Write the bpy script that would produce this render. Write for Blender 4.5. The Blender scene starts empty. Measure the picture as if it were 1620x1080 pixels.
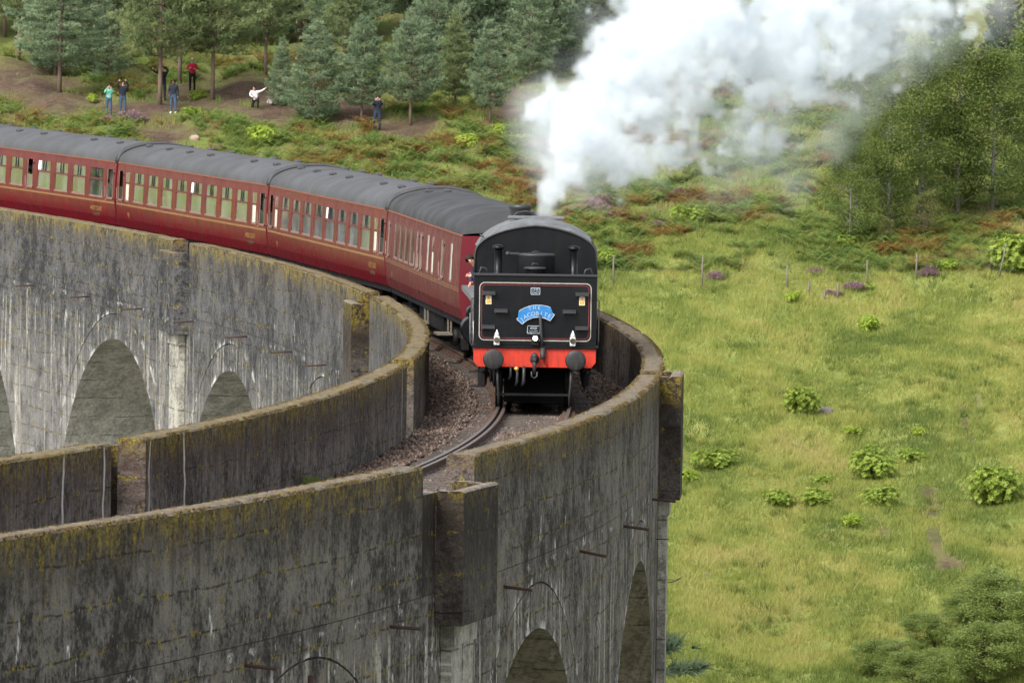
import bpy, bmesh, math, random
import numpy as np
from mathutils import Vector, Matrix, Quaternion
from math import sin, cos, pi, radians

random.seed(7)
RNG = np.random.default_rng(11)
scene = bpy.context.scene
COL = scene.collection

# ------------------------------------------------------------------ camera
FPX, CAM_H, PITCH, ROLL = 11774.87, 8.4705, 0.0448573, 0.0144596
cam_d = bpy.data.cameras.new('camera')
cam = bpy.data.objects.new('camera', cam_d)
COL.objects.link(cam)
cam_d.sensor_width = 36.0
cam_d.lens = FPX * 36.0 / 1620.0
cam_d.clip_start, cam_d.clip_end = 1.0, 6000.0
_c, _s = cos(PITCH), sin(PITCH)
_up0 = Vector((0, _s, _c)); _fw = Vector((0, _c, -_s)); _x0 = Vector((1, 0, 0))
_rt = _x0 * cos(ROLL) + _up0 * sin(ROLL)
_up = -_x0 * sin(ROLL) + _up0 * cos(ROLL)
m = Matrix((_rt, _up, -_fw)).transposed().to_4x4()
m.translation = Vector((0, 0, CAM_H))
cam.matrix_world = m
cam_d.dof.use_dof = True
cam_d.dof.focus_distance = 150.0
cam_d.dof.aperture_fstop = 9.0
scene.camera = cam

# ------------------------------------------------------------------ sky and sun (overcast)
SUN_EL, SUN_AZ = radians(42), radians(215)      # azimuth: clockwise from +Y
world = bpy.data.worlds.new('World'); scene.world = world
world.use_nodes = True
wn = world.node_tree.nodes; wl = world.node_tree.links
wn.clear()
w_out = wn.new('ShaderNodeOutputWorld'); w_bg = wn.new('ShaderNodeBackground')
w_sky = wn.new('ShaderNodeTexSky'); w_sky.sky_type = 'NISHITA'
w_sky.sun_disc = False
w_sky.sun_elevation = SUN_EL; w_sky.sun_rotation = SUN_AZ
w_sky.air_density = 1.0; w_sky.dust_density = 4.0; w_sky.ozone_density = 1.0
w_hs = wn.new('ShaderNodeHueSaturation'); w_hs.inputs['Saturation'].default_value = 0.30
wl.new(w_sky.outputs['Color'], w_hs.inputs['Color'])
wl.new(w_hs.outputs['Color'], w_bg.inputs['Color'])
w_bg.inputs['Strength'].default_value = 0.15
wl.new(w_bg.outputs['Background'], w_out.inputs['Surface'])
sun_d = bpy.data.lights.new('sun', 'SUN'); sun = bpy.data.objects.new('sun', sun_d); COL.objects.link(sun)
sun_d.energy = 1.5; sun_d.angle = radians(24); sun_d.color = (1.0, 0.97, 0.92)
sd = Vector((sin(SUN_AZ) * cos(SUN_EL), cos(SUN_AZ) * cos(SUN_EL), sin(SUN_EL)))
sun.rotation_euler = sd.to_track_quat('Z', 'Y').to_euler()
scene.view_settings.view_transform = 'Standard'
scene.view_settings.look = 'None'
scene.view_settings.exposure = 1.1
scene.view_settings.gamma = 1.0
scene.cycles.use_denoising = True
scene.cycles.max_bounces = 10
scene.cycles.diffuse_bounces = 4
scene.cycles.glossy_bounces = 3
scene.cycles.transparent_max_bounces = 12
scene.cycles.volume_bounces = 10
scene.cycles.volume_max_steps = 512

# ------------------------------------------------------------------ track geometry
R, CX, CY, GRAD, G2 = 241.7464, -241.249, 160.7356, -0.0034488, 9.88905e-5
WI, WO, TH = 2.304, 2.285, 0.453
HPI, HPO = 1.246, 1.051
OUT, INN = WO + TH, -(WI + TH)


def zt(s):
    return GRAD * s + G2 * s * s


def tp(s, off, z):
    th = s / R
    r = R + off
    return (CX + r * cos(th), CY + r * sin(th), z + zt(s))


def ray_dir(px, py):
    X, Y = px - 810.0, py - 540.0
    X, Y = X * cos(ROLL) + Y * sin(ROLL), -X * sin(ROLL) + Y * cos(ROLL)
    d = (X / FPX, 1.0, -Y / FPX)
    return Vector((d[0], d[1] * _c + d[2] * _s, -d[1] * _s + d[2] * _c))


def at(px, py, depth):
    d = ray_dir(px, py)
    t = depth / d.y
    return Vector((d.x * t, d.y * t, CAM_H + d.z * t))


# ------------------------------------------------------------------ numpy noise
def _hash(ix, iy, seed):
    h = (ix.astype(np.int64) * 374761393 + iy.astype(np.int64) * 668265263 + seed * 1442695041) & 0xFFFFFFFF
    h = ((h ^ (h >> 13)) * 1274126177) & 0xFFFFFFFF
    return ((h ^ (h >> 16)) & 0xFFFF) / 65535.0


def vnoise(x, y, seed=0):
    x = np.asarray(x, float); y = np.asarray(y, float)
    ix = np.floor(x); iy = np.floor(y)
    fx = x - ix; fy = y - iy
    fx = fx * fx * (3 - 2 * fx); fy = fy * fy * (3 - 2 * fy)
    a = _hash(ix, iy, seed); b = _hash(ix + 1, iy, seed); c = _hash(ix, iy + 1, seed); d = _hash(ix + 1, iy + 1, seed)
    return (a * (1 - fx) + b * fx) * (1 - fy) + (c * (1 - fx) + d * fx) * fy


def fbm(x, y, seed=0, oct=4):
    v = 0; a = .5; t = 0
    for k in range(oct):
        v = v + a * vnoise(np.asarray(x) * 2 ** k, np.asarray(y) * 2 ** k, seed + k * 17); t += a; a *= .5
    return v / t


# ------------------------------------------------------------------ terrain
_PY = np.array([-3000, -300, -40, 0, 20, 60, 100, 150, 200, 232, 250, 275, 300, 325, 345, 365, 385, 410, 450, 520, 600, 900, 1500, 4000.])
_PZ = np.array([22, 16, 9.5, 6.2, 3.0, -9, -20, -21, -19.5, -16.8, -14.3, -10.9, -7.2, -3.77, -.4, 3.1, 6.0, 8.8, 13.2, 21, 28, 38, 42, 45.])
_yy = np.arange(-3000, 4001, 2.0)
_zz = np.interp(_yy, _PY, _PZ)
_k = np.hanning(11); _k /= _k.sum()
_zz = np.convolve(np.pad(_zz, 5, mode='edge'), _k, 'valid')


def ground_z(x, y):
    x = np.asarray(x, float); y = np.asarray(y, float)
    z = np.interp(y, _yy, _zz)
    z = z + (fbm(x / 9 + 40, y / 14 + 3, 5, 3) - .5) * 1.1 * np.clip((y - 215) / 40, 0, 1) * .8
    z = z + (fbm(x / 1.5, y / 2.4, 9, 3) - .5) * .95
    return z


def on_ground(px, py, d0=236.0, d1=600.0):
    d = ray_dir(px, py)
    ys = np.arange(d0, d1, .25)
    t = ys / d.y
    zr = CAM_H + d.z * t
    g = ground_z(d.x * t, ys)
    k = np.argmax(zr < g)
    if zr[k] >= g[k]:
        k = len(ys) - 1
    return Vector((d.x * t[k], ys[k], g[k]))


# ------------------------------------------------------------------ materials
MATS = {}


def new_mat(name):
    mt = bpy.data.materials.new(name); mt.use_nodes = True
    nt = mt.node_tree; nt.nodes.clear()
    o = nt.nodes.new('ShaderNodeOutputMaterial')
    MATS[name] = mt
    return mt, nt, o


class NT:
    def __init__(s, nt):
        s.nt = nt

    def n(s, t, **kw):
        nd = s.nt.nodes.new('ShaderNode' + t)
        for k, v in kw.items():
            setattr(nd, k, v)
        return nd

    def l(s, a, b):
        s.nt.links.new(a, b)

    def val(s, x, sock):
        if hasattr(x, 'is_linked') or hasattr(x, 'links'):
            s.l(x, sock)
        else:
            sock.default_value = x

    def math(s, op, a, b=0.0, clamp=False):
        nd = s.n('Math', operation=op, use_clamp=clamp)
        s.val(a, nd.inputs[0]); s.val(b, nd.inputs[1])
        return nd.outputs[0]

    def noise(s, vec, scale, detail=4, rough=.55, scl=None):
        if scl is not None:
            mp = s.n('Mapping'); s.l(vec, mp.inputs['Vector']); mp.inputs['Scale'].default_value = scl; vec = mp.outputs[0]
        nd = s.n('TexNoise'); s.l(vec, nd.inputs['Vector'])
        nd.inputs['Scale'].default_value = scale; nd.inputs['Detail'].default_value = detail; nd.inputs['Roughness'].default_value = rough
        return nd.outputs['Fac']

    def ramp(s, fac, lo, hi, a=0.0, b=1.0):
        nd = s.n('MapRange', interpolation_type='SMOOTHSTEP'); s.val(fac, nd.inputs['Value'])
        nd.inputs['From Min'].default_value = lo; nd.inputs['From Max'].default_value = hi
        nd.inputs['To Min'].default_value = a; nd.inputs['To Max'].default_value = b
        return nd.outputs['Result']

    def mix(s, fac, a, b):
        nd = s.n('Mix', data_type='RGBA')
        s.val(fac, nd.inputs['Factor'])
        for x, k in ((a, 'A'), (b, 'B')):
            sk = [q for q in nd.inputs if q.name == k and q.type == 'RGBA'][0]
            if isinstance(x, tuple):
                sk.default_value = (*x, 1) if len(x) == 3 else x
            else:
                s.l(x, sk)
        return [q for q in nd.outputs if q.type == 'RGBA'][0]

    def bump(s, h, strength=.3, dist=.02):
        nd = s.n('Bump'); s.l(h, nd.inputs['Height']); nd.inputs['Strength'].default_value = strength; nd.inputs['Distance'].default_value = dist
        return nd.outputs['Normal']

    def bsdf(s, out, col, rough=.7, normal=None, metal=0.0, spec=.4, trans=None):
        b = s.n('BsdfPrincipled')
        if isinstance(col, tuple):
            b.inputs['Base Color'].default_value = (*col[:3], 1)
        else:
            s.l(col, b.inputs['Base Color'])
        s.val(rough, b.inputs['Roughness']); s.val(metal, b.inputs['Metallic'])
        b.inputs['Specular IOR Level'].default_value = spec
        if normal is not None:
            s.l(normal, b.inputs['Normal'])
        if out is not None:
            s.l(b.outputs[0], out.inputs['Surface'])
        return b


def paint(name, col, rough=.45, var=.25, grime=(.05, .04, .035), gr=.35, scale=3.0, spec=.4, metal=0.0, bumps=.1, ripple=0):
    """painted or plain surface with streaky grime and slight unevenness"""
    mt, nt, o = new_mat(name); g = NT(nt)
    tc = g.n('TexCoord').outputs['Object']
    n1 = g.noise(tc, scale, 5, .6)
    n2 = g.noise(tc, scale * 2.2, 4, .6, (1, 1, .18))
    f = g.math('MULTIPLY', g.ramp(n2, .42, .75), gr)
    dark = tuple(c * (1 - var) for c in col)
    c1 = g.mix(g.ramp(n1, .3, .7), col, dark)
    c2 = g.mix(f, c1, grime)
    r = g.ramp(n1, .3, .75, rough * .8, min(1, rough * 1.3))
    g.bsdf(o, c2, r, g.bump(g.noise(tc, 1.7, 2, .5), ripple, .02) if ripple else None, metal, spec)
    return mt


def plain(name, col, rough=.6, metal=0.0, spec=.4):
    mt, nt, o = new_mat(name); g = NT(nt)
    tc = g.n('TexCoord').outputs['Object']
    n = g.noise(tc, 14, 3)
    c = g.mix(g.ramp(n, .3, .7), col, tuple(x * .78 for x in col))
    g.bsdf(o, c, rough, None, metal, spec)
    return mt


def leafy(name, cols, rough=.6, transl=.25):
    """foliage: face attribute v picks the colour; part of the light passes through"""
    mt, nt, o = new_mat(name); g = NT(nt)
    a = g.n('Attribute'); a.attribute_name = 'v'
    cr = g.n('ValToRGB'); g.l(a.outputs['Fac'], cr.inputs['Fac'])
    el = cr.color_ramp.elements
    while len(el) < len(cols):
        el.new(.5)
    for k, c in enumerate(cols):
        el[k].position = k / (len(cols) - 1); el[k].color = (*c, 1)
    b = g.bsdf(None, cr.outputs[0], rough, None, 0, .25)
    tr = g.n('BsdfTranslucent'); g.l(cr.outputs[0], tr.inputs['Color'])
    mx = g.n('MixShader'); mx.inputs[0].default_value = transl
    g.l(b.outputs[0], mx.inputs[1]); g.l(tr.outputs[0], mx.inputs[2]); g.l(mx.outputs[0], o.inputs['Surface'])
    return mt


def concrete(name, dark, light, top_brown, moss=.5, lime=.4, limez=-1.2, brown=(.05, .032, .02), brown_amt=.8, brownz=.35, pale=None, palez=-2.0, coping=1.1, bump=.9, drips=()):
    """weathered board-marked concrete; UV is (distance along the viaduct, height above rail) in metres"""
    mt, nt, o = new_mat(name); g = NT(nt)
    uv = g.n('UVMap').outputs['UV']; ob = g.n('TexCoord').outputs['Object']
    sep = g.n('SeparateXYZ'); g.l(uv, sep.inputs[0]); zc = sep.outputs['Y']
    M = lambda a_, b_: g.math('MULTIPLY', a_, b_)
    A = lambda a_, b_: g.math('ADD', a_, b_)
    C0 = lambda a_: g.math('SUBTRACT', a_, .5)
    big = g.noise(ob, .32, 3, .6)
    mid = g.noise(ob, 1.6, 4, .7)
    fine = g.noise(ob, 8, 4, .75)
    grit = g.noise(ob, 26, 2, .8)
    tone = A(A(M(big, .30), M(mid, .45)), A(M(fine, .55), M(grit, .25)))
    c = g.mix(g.ramp(tone, .675, .875), dark, light)
    st = g.noise(uv, 1.0, 5, .72, (2.6, .28, 1))
    st3 = g.noise(uv, 1.0, 5, .75, (6.5, .45, 1))
    wid = g.noise(uv, 1.0, 4, .7, (1.3, .85, 1))
    if pale is not None:
        pz = g.ramp(A(zc, M(C0(big), 3.0)), palez + 1.2, palez - 1.6)
        c = g.mix(M(pz, g.ramp(wid, .32, .6)), c, pale)
    # patchy vertical run-off, dark and light
    c = g.mix(M(M(g.ramp(st, .52, .68), .5), g.ramp(wid, .45, .6)), c, tuple(x * .5 for x in dark))
    c = g.mix(M(M(g.ramp(st3, .57, .68), .35), g.ramp(mid, .46, .6)), c, tuple(x * .35 for x in dark))
    # pour joints: broken dark lines
    lift = g.math('SINE', A(M(zc, 10.2), A(M(mid, .9), M(big, 2.6))))
    ll_ = M(g.ramp(lift, .975, .998), g.ramp(wid, .43, .55))
    c = g.mix(M(ll_, .8), c, tuple(x * .35 for x in dark))
    # pits
    c = g.mix(M(g.ramp(A(M(grit, .6), M(fine, .4)), .54, .64), .7), c, tuple(x * .28 for x in dark))
    # brown algae below the coping
    bm = M(M(g.ramp(A(zc, M(C0(st), 2.6)), brownz - .5, brownz + .7), brown_amt), g.ramp(A(M(st3, .5), M(mid, .5)), .36, .58))
    c = g.mix(bm, c, g.mix(g.ramp(fine, .4, .6), brown, tuple(x * .35 for x in brown)))
    # lime runs low on the wall
    if lime > 0:
        lz = g.ramp(A(zc, M(C0(mid), 1.6)), limez + .1, limez - .5)
        s2 = g.noise(uv, 1.0, 4, .72, (2.3, .10, 1))
        lm = M(g.ramp(A(M(s2, .62), M(st3, .38)), .5, .6), M(lz, lime))
        c = g.mix(M(lm, g.ramp(fine, .3, .55)), c, (.46, .44, .37))
        s6 = g.noise(uv, 1.0, 4, .8, (6, 1.3, 1))
        dr = M(g.ramp(wid, .565, .63), g.ramp(s6, .555, .59))
        c = g.mix(M(M(dr, min(1, lime)), g.ramp(zc, .3, -.5)), c, (.66, .65, .62))
        # a lime seam weeping from the joint under the parapet
        seam = g.ramp(g.math('ABSOLUTE', A(A(zc, 1.08), M(C0(mid), .55))), .06, .015)
        c = g.mix(M(M(M(seam, g.ramp(wid, .53, .58)), g.ramp(grit, .4, .55)), min(.8, lime)), c, (.5, .49, .46))
        at_ = g.n('Attribute'); at_.attribute_name = 'lime'
        c = g.mix(M(at_.outputs['Fac'], g.ramp(wid, .54, .60)), c, (.62, .61, .58))
    for s0_ in drips:
        wv = A(g.math('SUBTRACT', sep.outputs['X'], s0_), M(C0(g.noise(uv, 1.0, 2, .5, (.3, .9, 1))), .55))
        c = g.mix(M(M(g.ramp(g.math('ABSOLUTE', wv), .075, .035), g.ramp(st, .36, .52)), g.ramp(zc, 1.35, 1.2)), c, (.56, .53, .50))
    # yellow moss: cushion under the coping edge, specks along the pour joints
    if moss > .2:
        mn = g.noise(ob, 4.5, 5, .77)
        mz = g.ramp(A(zc, M(C0(st3), 1.9)), coping - .5, coping - .05)
        mm = M(M(M(mz, g.ramp(A(M(mn, .5), M(fine, .5)), .43, .55)), moss), g.ramp(mid, .38, .55, .3, 1.0))
        sp = M(g.ramp(big, .44, .58), g.ramp(mn, .575, .63))
        spl = M(M(g.ramp(lift, .86, .99), g.ramp(mn, .54, .60)), moss)
        mm = g.math('MAXIMUM', g.math('MAXIMUM', mm, M(sp, moss * .7)), spl)
        c = g.mix(mm, c, g.mix(g.ramp(grit, .35, .65), (.10, .074, .012), (.31, .235, .026)))
    # weathered, mossy top
    ge = g.n('NewGeometry'); nz = g.n('SeparateXYZ'); g.l(ge.outputs['True Normal'], nz.inputs[0])
    up = g.ramp(nz.outputs['Z'], .3, .7)
    tcol = g.mix(g.ramp(fine, .38, .62), top_brown, tuple(x * .45 for x in top_brown))
    if moss > .2: tcol = g.mix(M(g.ramp(A(M(mn, .6), M(mid, .4)), .50, .58), moss * .6), tcol, (.19, .13, .03))
    c = g.mix(up, c, tcol)
    hb = g.noise(ob, 5, 5, .75)
    g.bsdf(o, c, .9, g.bump(hb, bump, .10), 0, .2)
    return mt


concrete('concrete_outer', (.027, .024, .0205), (.20, .183, .158), (.19, .158, .12), moss=1.0, lime=.95, limez=-1.25, brown=(.052, .033, .020), brown_amt=.9, coping=HPO)
concrete('concrete_inner_far', (.023, .023, .0245), (.118, .118, .118), (.19, .155, .095), moss=.9, lime=.6, limez=-1.3, brown=(.085, .060, .040), brown_amt=.4, pale=(.185, .18, .168), palez=-2.8, coping=HPI)
concrete('concrete_track_side', (.034, .029, .025), (.22, .19, .167), (.18, .14, .095), moss=.85, lime=.12, limez=.9, brown=(.060, .030, .020), brown_amt=.95, coping=HPI, drips=(-49.2, -46.75, -43.7, -41.2, -13.2))
concrete('concrete_pale', (.17, .165, .14), (.46, .445, .375), (.3, .27, .2), moss=.05, lime=.5, limez=.5, brown=(.06, .055, .045), brown_amt=.05, coping=5)
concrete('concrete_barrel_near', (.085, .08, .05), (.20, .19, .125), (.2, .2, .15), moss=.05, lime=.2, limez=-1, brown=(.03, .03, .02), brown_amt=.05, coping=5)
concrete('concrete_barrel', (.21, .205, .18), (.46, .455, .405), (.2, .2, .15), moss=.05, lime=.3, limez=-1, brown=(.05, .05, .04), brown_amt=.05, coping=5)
concrete('concrete_refuge', (.026, .022, .019), (.095, .084, .074), (.25, .215, .18), moss=.55, lime=.1, limez=-1.5, brown=(.022, .013, .008), brown_amt=.9, brownz=-.6, coping=.8)

paint('maroon', (.125, .0056, .0115), .32, .28, (.065, .02, .02), .3, 1.2, .42, ripple=.3)
paint('maroon_worn', (.105, .0105, .0125), .5, .3, (.085, .04, .032), .6, 2.2, .33)
paint('coach_end', (.125, .008, .015), .45, .3, (.03, .015, .015), .3, 1.5)
paint('coach_roof', (.078, .080, .085), .75, .25, (.05, .05, .052), .2, .5, .22)
paint('coach_roof_dark', (.045, .046, .049), .75, .25, (.03, .03, .031), .25, .8, .22)
paint('dark_vent', (.05, .05, .055), .7, .2)
plain('lining_gold', (.22, .115, .045), .5)
plain('lining_orange', (.25, .07, .035), .5)
plain('lettering_gold', (.40, .24, .065), .5)
plain('lettering_dim', (.16, .11, .06), .6)
plain('window_frame', (.23, .14, .125), .45)
plain('vent_frame', (.12, .02, .022), .5)
plain('cream_panel', (.55, .56, .46), .6)
plain('white_notice', (.8, .82, .82), .5)
plain('seat_cloth', (.16, .22, .19), .8)
plain('interior_cream', (.62, .60, .52), .7)
plain('table_white', (.7, .7, .68), .5)
paint('loco_black', (.0036, .0044, .0064), .36, .3, (.009, .0085, .008), .5, 2.6, .22, ripple=.35)
paint('loco_dark', (.0075, .0075, .008), .65, .3, (.02, .016, .013), .5, 4, .25)
paint('loco_roof', (.13, .135, .14), .55, .3, (.05, .05, .05), .5, 2)
paint('loco_grey', (.030, .031, .034), .5, .3, (.02, .02, .02), .4, 3)
plain('underside_shade', (.0025, .0025, .0025), .95, 0, .05)  # near black stands in for the deep shade beneath the tender
paint('buffer_red', (.52, .032, .012), .45, .2, (.12, .018, .012), .5, 5)
paint('buffer_steel', (.016, .016, .017), .5, .4, (.05, .045, .04), .5, 6)
plain('lining_cream', (.33, .31, .265), .5)
plain('lining_red', (.16, .015, .018), .5)
plain('lamp_white', (.60, .60, .57), .4)
plain('board_blue', (.020, .165, .42), .4)
plain('letter_silver', (.36, .43, .49), .4)
plain('sticker_cream', (.72, .66, .5), .5)
plain('sticker_yellow', (.72, .36, .03), .5)
plain('brass', (.62, .40, .10), .35, .6)
paint('steel_rod', (.30, .29, .28), .35, .3, (.08, .07, .06), .6, 5, metal=.7)
plain('rust', (.050, .026, .019), .85)
paint('rail_side', (.11, .066, .045), .75, .3, (.05, .035, .03), .5, 4)
plain('rail_top', (.17, .14, .12), .5, .6)
paint('sleeper_wood', (.088, .072, .060), .9, .4, (.04, .03, .024), .5, 6)
plain('coal', (.012, .012, .012), .5)
plain('post_wood', (.155, .135, .105), .85)
plain('wire', (.12, .12, .12), .6)
plain('sticker_green', (.45, .62, .10), .5)

mt, nt, o = new_mat('lamp_lit'); g = NT(nt)
e = g.n('Emission'); e.inputs[0].default_value = (1, .98, .92, 1); e.inputs[1].default_value = 6; g.l(e.outputs[0], o.inputs['Surface'])

mt, nt, o = new_mat('glass'); g = NT(nt)
fr = g.n('Fresnel'); fr.inputs[0].default_value = 1.33
tr = g.n('BsdfTransparent'); tr.inputs[0].default_value = (.46, .52, .50, 1)
gl = g.n('BsdfGlossy'); gl.inputs['Roughness'].default_value = .04; gl.inputs[0].default_value = (1, 1, 1, 1)
mx = g.n('MixShader'); g.l(g.math('MULTIPLY', fr.outputs[0], .75, True), mx.inputs[0]); g.l(tr.outputs[0], mx.inputs[1]); g.l(gl.outputs[0], mx.inputs[2])
df = g.n('BsdfDiffuse'); df.inputs[0].default_value = (.36, .40, .37, 1); m2 = g.n('MixShader')
g.l(g.ramp(g.noise(g.n('TexCoord').outputs['Object'], 1.3, 4, .6), .35, .75, .02, .22), m2.inputs[0]); g.l(mx.outputs[0], m2.inputs[1]); g.l(df.outputs[0], m2.inputs[2]); g.l(m2.outputs[0], o.inputs['Surface'])
mt, nt, o = new_mat('glass_frosted'); g = NT(nt)
g.bsdf(o, (.42, .47, .43), .3)
mt, nt, o = new_mat('glass_dark'); g = NT(nt)
tc = g.n('TexCoord').outputs['Object']
g.bsdf(o, g.mix(g.ramp(g.noise(tc, 2.5, 3), .35, .65), (.02, .022, .018), (.09, .085, .06)), .12)

# stone ballast, ground
mt, nt, o = new_mat('ballast_bed'); g = NT(nt)
ob = g.n('TexCoord').outputs['Object']
n1 = g.noise(ob, 9, 6, .8); n2 = g.noise(ob, .7, 4, .6)
c = g.mix(g.ramp(n1, .35, .68), (.04, .027, .021), (.155, .11, .088))
c = g.mix(g.math('MULTIPLY', g.ramp(n2, .5, .65), .5), c, (.09, .075, .055))
g.bsdf(o, c, .95, g.bump(n1, .9, .06), 0, .2)
mt, nt, o = new_mat('ballast_stone'); g = NT(nt)
a = g.n('Attribute'); a.attribute_name = 'v'
cr = g.n('ValToRGB'); g.l(a.outputs['Fac'], cr.inputs['Fac'])
cr.color_ramp.elements[0].color = (.05, .032, .025, 1); cr.color_ramp.elements[1].color = (.215, .172, .145, 1)
e2 = cr.color_ramp.elements.new(.6); e2.color = (.125, .086, .066, 1)
g.bsdf(o, cr.outputs[0], .9, None, 0, .25)

mt, nt, o = new_mat('ground'); g = NT(nt)
ob = g.n('TexCoord').outputs['Object']
am = g.n('Attribute'); am.attribute_name = 'mud'
aw = g.n('Attribute'); aw.attribute_name = 'wood'
n1 = g.noise(ob, .11, 5, .6); n2 = g.noise(ob, .9, 5, .65); n3 = g.noise(ob, 6, 4, .7)
c = g.mix(g.ramp(n1, .35, .65), (.155, .185, .045), (.215, .225, .062))
c = g.mix(g.ramp(n2, .42, .7), c, (.11, .155, .032))
c = g.mix(g.math('MULTIPLY', g.ramp(n3, .45, .75), .6), c, (.20, .165, .075))
slope = g.mix(g.ramp(n2, .38, .62), (.13, .165, .04), (.12, .10, .045))
c = g.mix(aw.outputs['Fac'], c, slope)
mudc = g.mix(g.ramp(g.math('ADD', g.math('MULTIPLY', n3, .6), g.math('MULTIPLY', n2, .4)), .38, .62), (.115, .078, .056), (.05, .033, .024))
c = g.mix(am.outputs['Fac'], c, mudc)
ag = g.n('Attribute'); ag.attribute_name = 'bounce_grey'
c = g.mix(ag.outputs['Fac'], c, (.21, .205, .175))  # unseen floor coloured grey so less green light bounces into the arches
g.bsdf(o, c, .95, g.bump(g.math('ADD', n2, g.math('MULTIPLY', n3, .4)), .6, .2), 0, .15)

leafy('grass_blades', [(.105, .15, .032), (.18, .222, .047), (.255, .28, .064), (.315, .308, .084), (.355, .315, .115)], .7, .4)
leafy('slope_grass', [(.10, .155, .032), (.16, .22, .045), (.21, .25, .058), (.25, .225, .08)], .7, .45)
leafy('bracken_leaf', [(.13, .22, .055), (.19, .29, .07), (.245, .335, .085), (.30, .28, .07), (.32, .145, .05), (.24, .095, .038)], .65, .5)
leafy('moss_cushion', [(.05, .035, .018), (.10, .07, .03), (.17, .12, .03), (.15, .12, .08)], .85, .1)
leafy('heather_bloom', [(.11, .10, .05), (.22, .145, .14), (.35, .21, .26), (.44, .30, .35)], .8, .35)
leafy('pine_needles', [(.115, .170, .098), (.205, .285, .165), (.29, .37, .22), (.36, .435, .27)], .6, .5)
leafy('pine_needles_warm', [(.11, .150, .068), (.195, .255, .11), (.27, .33, .15), (.335, .38, .175)], .6, .5)
leafy('dark_needles', [(.03, .055, .038), (.055, .09, .058), (.08, .12, .075)], .6, .3)
leafy('birch_leaf', [(.075, .118, .030), (.12, .17, .042), (.165, .215, .052), (.205, .25, .064)], .6, .5)
leafy('willow_leaf', [(.12, .17, .038), (.175, .235, .056), (.23, .29, .082), (.285, .335, .12)], .5, .5)
leafy('rhodo_leaf', [(.12, .19, .03), (.215, .30, .045), (.31, .39, .065), (.40, .46, .095)], .45, .45)
leafy('rhodo_lime', [(.16, .26, .03), (.27, .38, .042), (.36, .44, .06), (.43, .49, .09)], .45, .4)
leafy('olive_leaf', [(.075, .095, .025), (.12, .135, .035), (.17, .175, .05)], .6, .3)
plain('bark_pine', (.15, .105, .082), .9)
plain('bark_birch', (.21, .20, .18), .8)
plain('stem_brown', (.09, .07, .05), .9)
plain('boulder_pink', (.34, .25, .19), .9)
plain('boulder_grey', (.17, .145, .14), .9)


# ------------------------------------------------------------------ object helpers
def tag(o, label=None, cat=None, group=None, kind=None):
    if label: o['label'] = label
    if cat: o['category'] = cat
    if group: o['group'] = group
    if kind: o['kind'] = kind
    return o


def empty(name, loc=(0, 0, 0), rz=0.0, parent=None):
    o = bpy.data.objects.new(name, None); COL.objects.link(o)
    o.location = loc; o.rotation_euler = (0, 0, rz); o.empty_display_size = .3
    if parent: o.parent = parent
    return o


def link(name, me, parent=None, loc=None, rot=None, scale=None):
    o = bpy.data.objects.new(name, me); COL.objects.link(o)
    if parent: o.parent = parent
    if loc is not None: o.location = loc
    if rot is not None: o.rotation_euler = rot
    if scale is not None: o.scale = scale
    return o


def np_mesh(name, V, F, mat, attrs=None, smooth=False):
    """V (n,3), F (m,3|4) -> mesh; attrs: float per face"""
    V = np.asarray(V, np.float32); F = np.asarray(F, np.int32)
    me = bpy.data.meshes.new(name)
    n = F.shape[1]
    me.vertices.add(len(V)); me.vertices.foreach_set('co', V.ravel())
    me.loops.add(F.size); me.loops.foreach_set('vertex_index', F.ravel())
    me.polygons.add(len(F)); me.polygons.foreach_set('loop_start', np.arange(0, F.size, n, dtype=np.int32))
    me.polygons.foreach_set('loop_total', np.full(len(F), n, np.int32))
    if smooth:
        me.polygons.foreach_set('use_smooth', np.ones(len(F), bool))
    if attrs:
        for k, a in attrs.items():
            at_ = me.attributes.new(k, 'FLOAT', 'FACE'); at_.data.foreach_set('value', np.asarray(a, np.float32))
    me.update(calc_edges=True)
    if mat: me.materials.append(MATS[mat])
    return me


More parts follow.
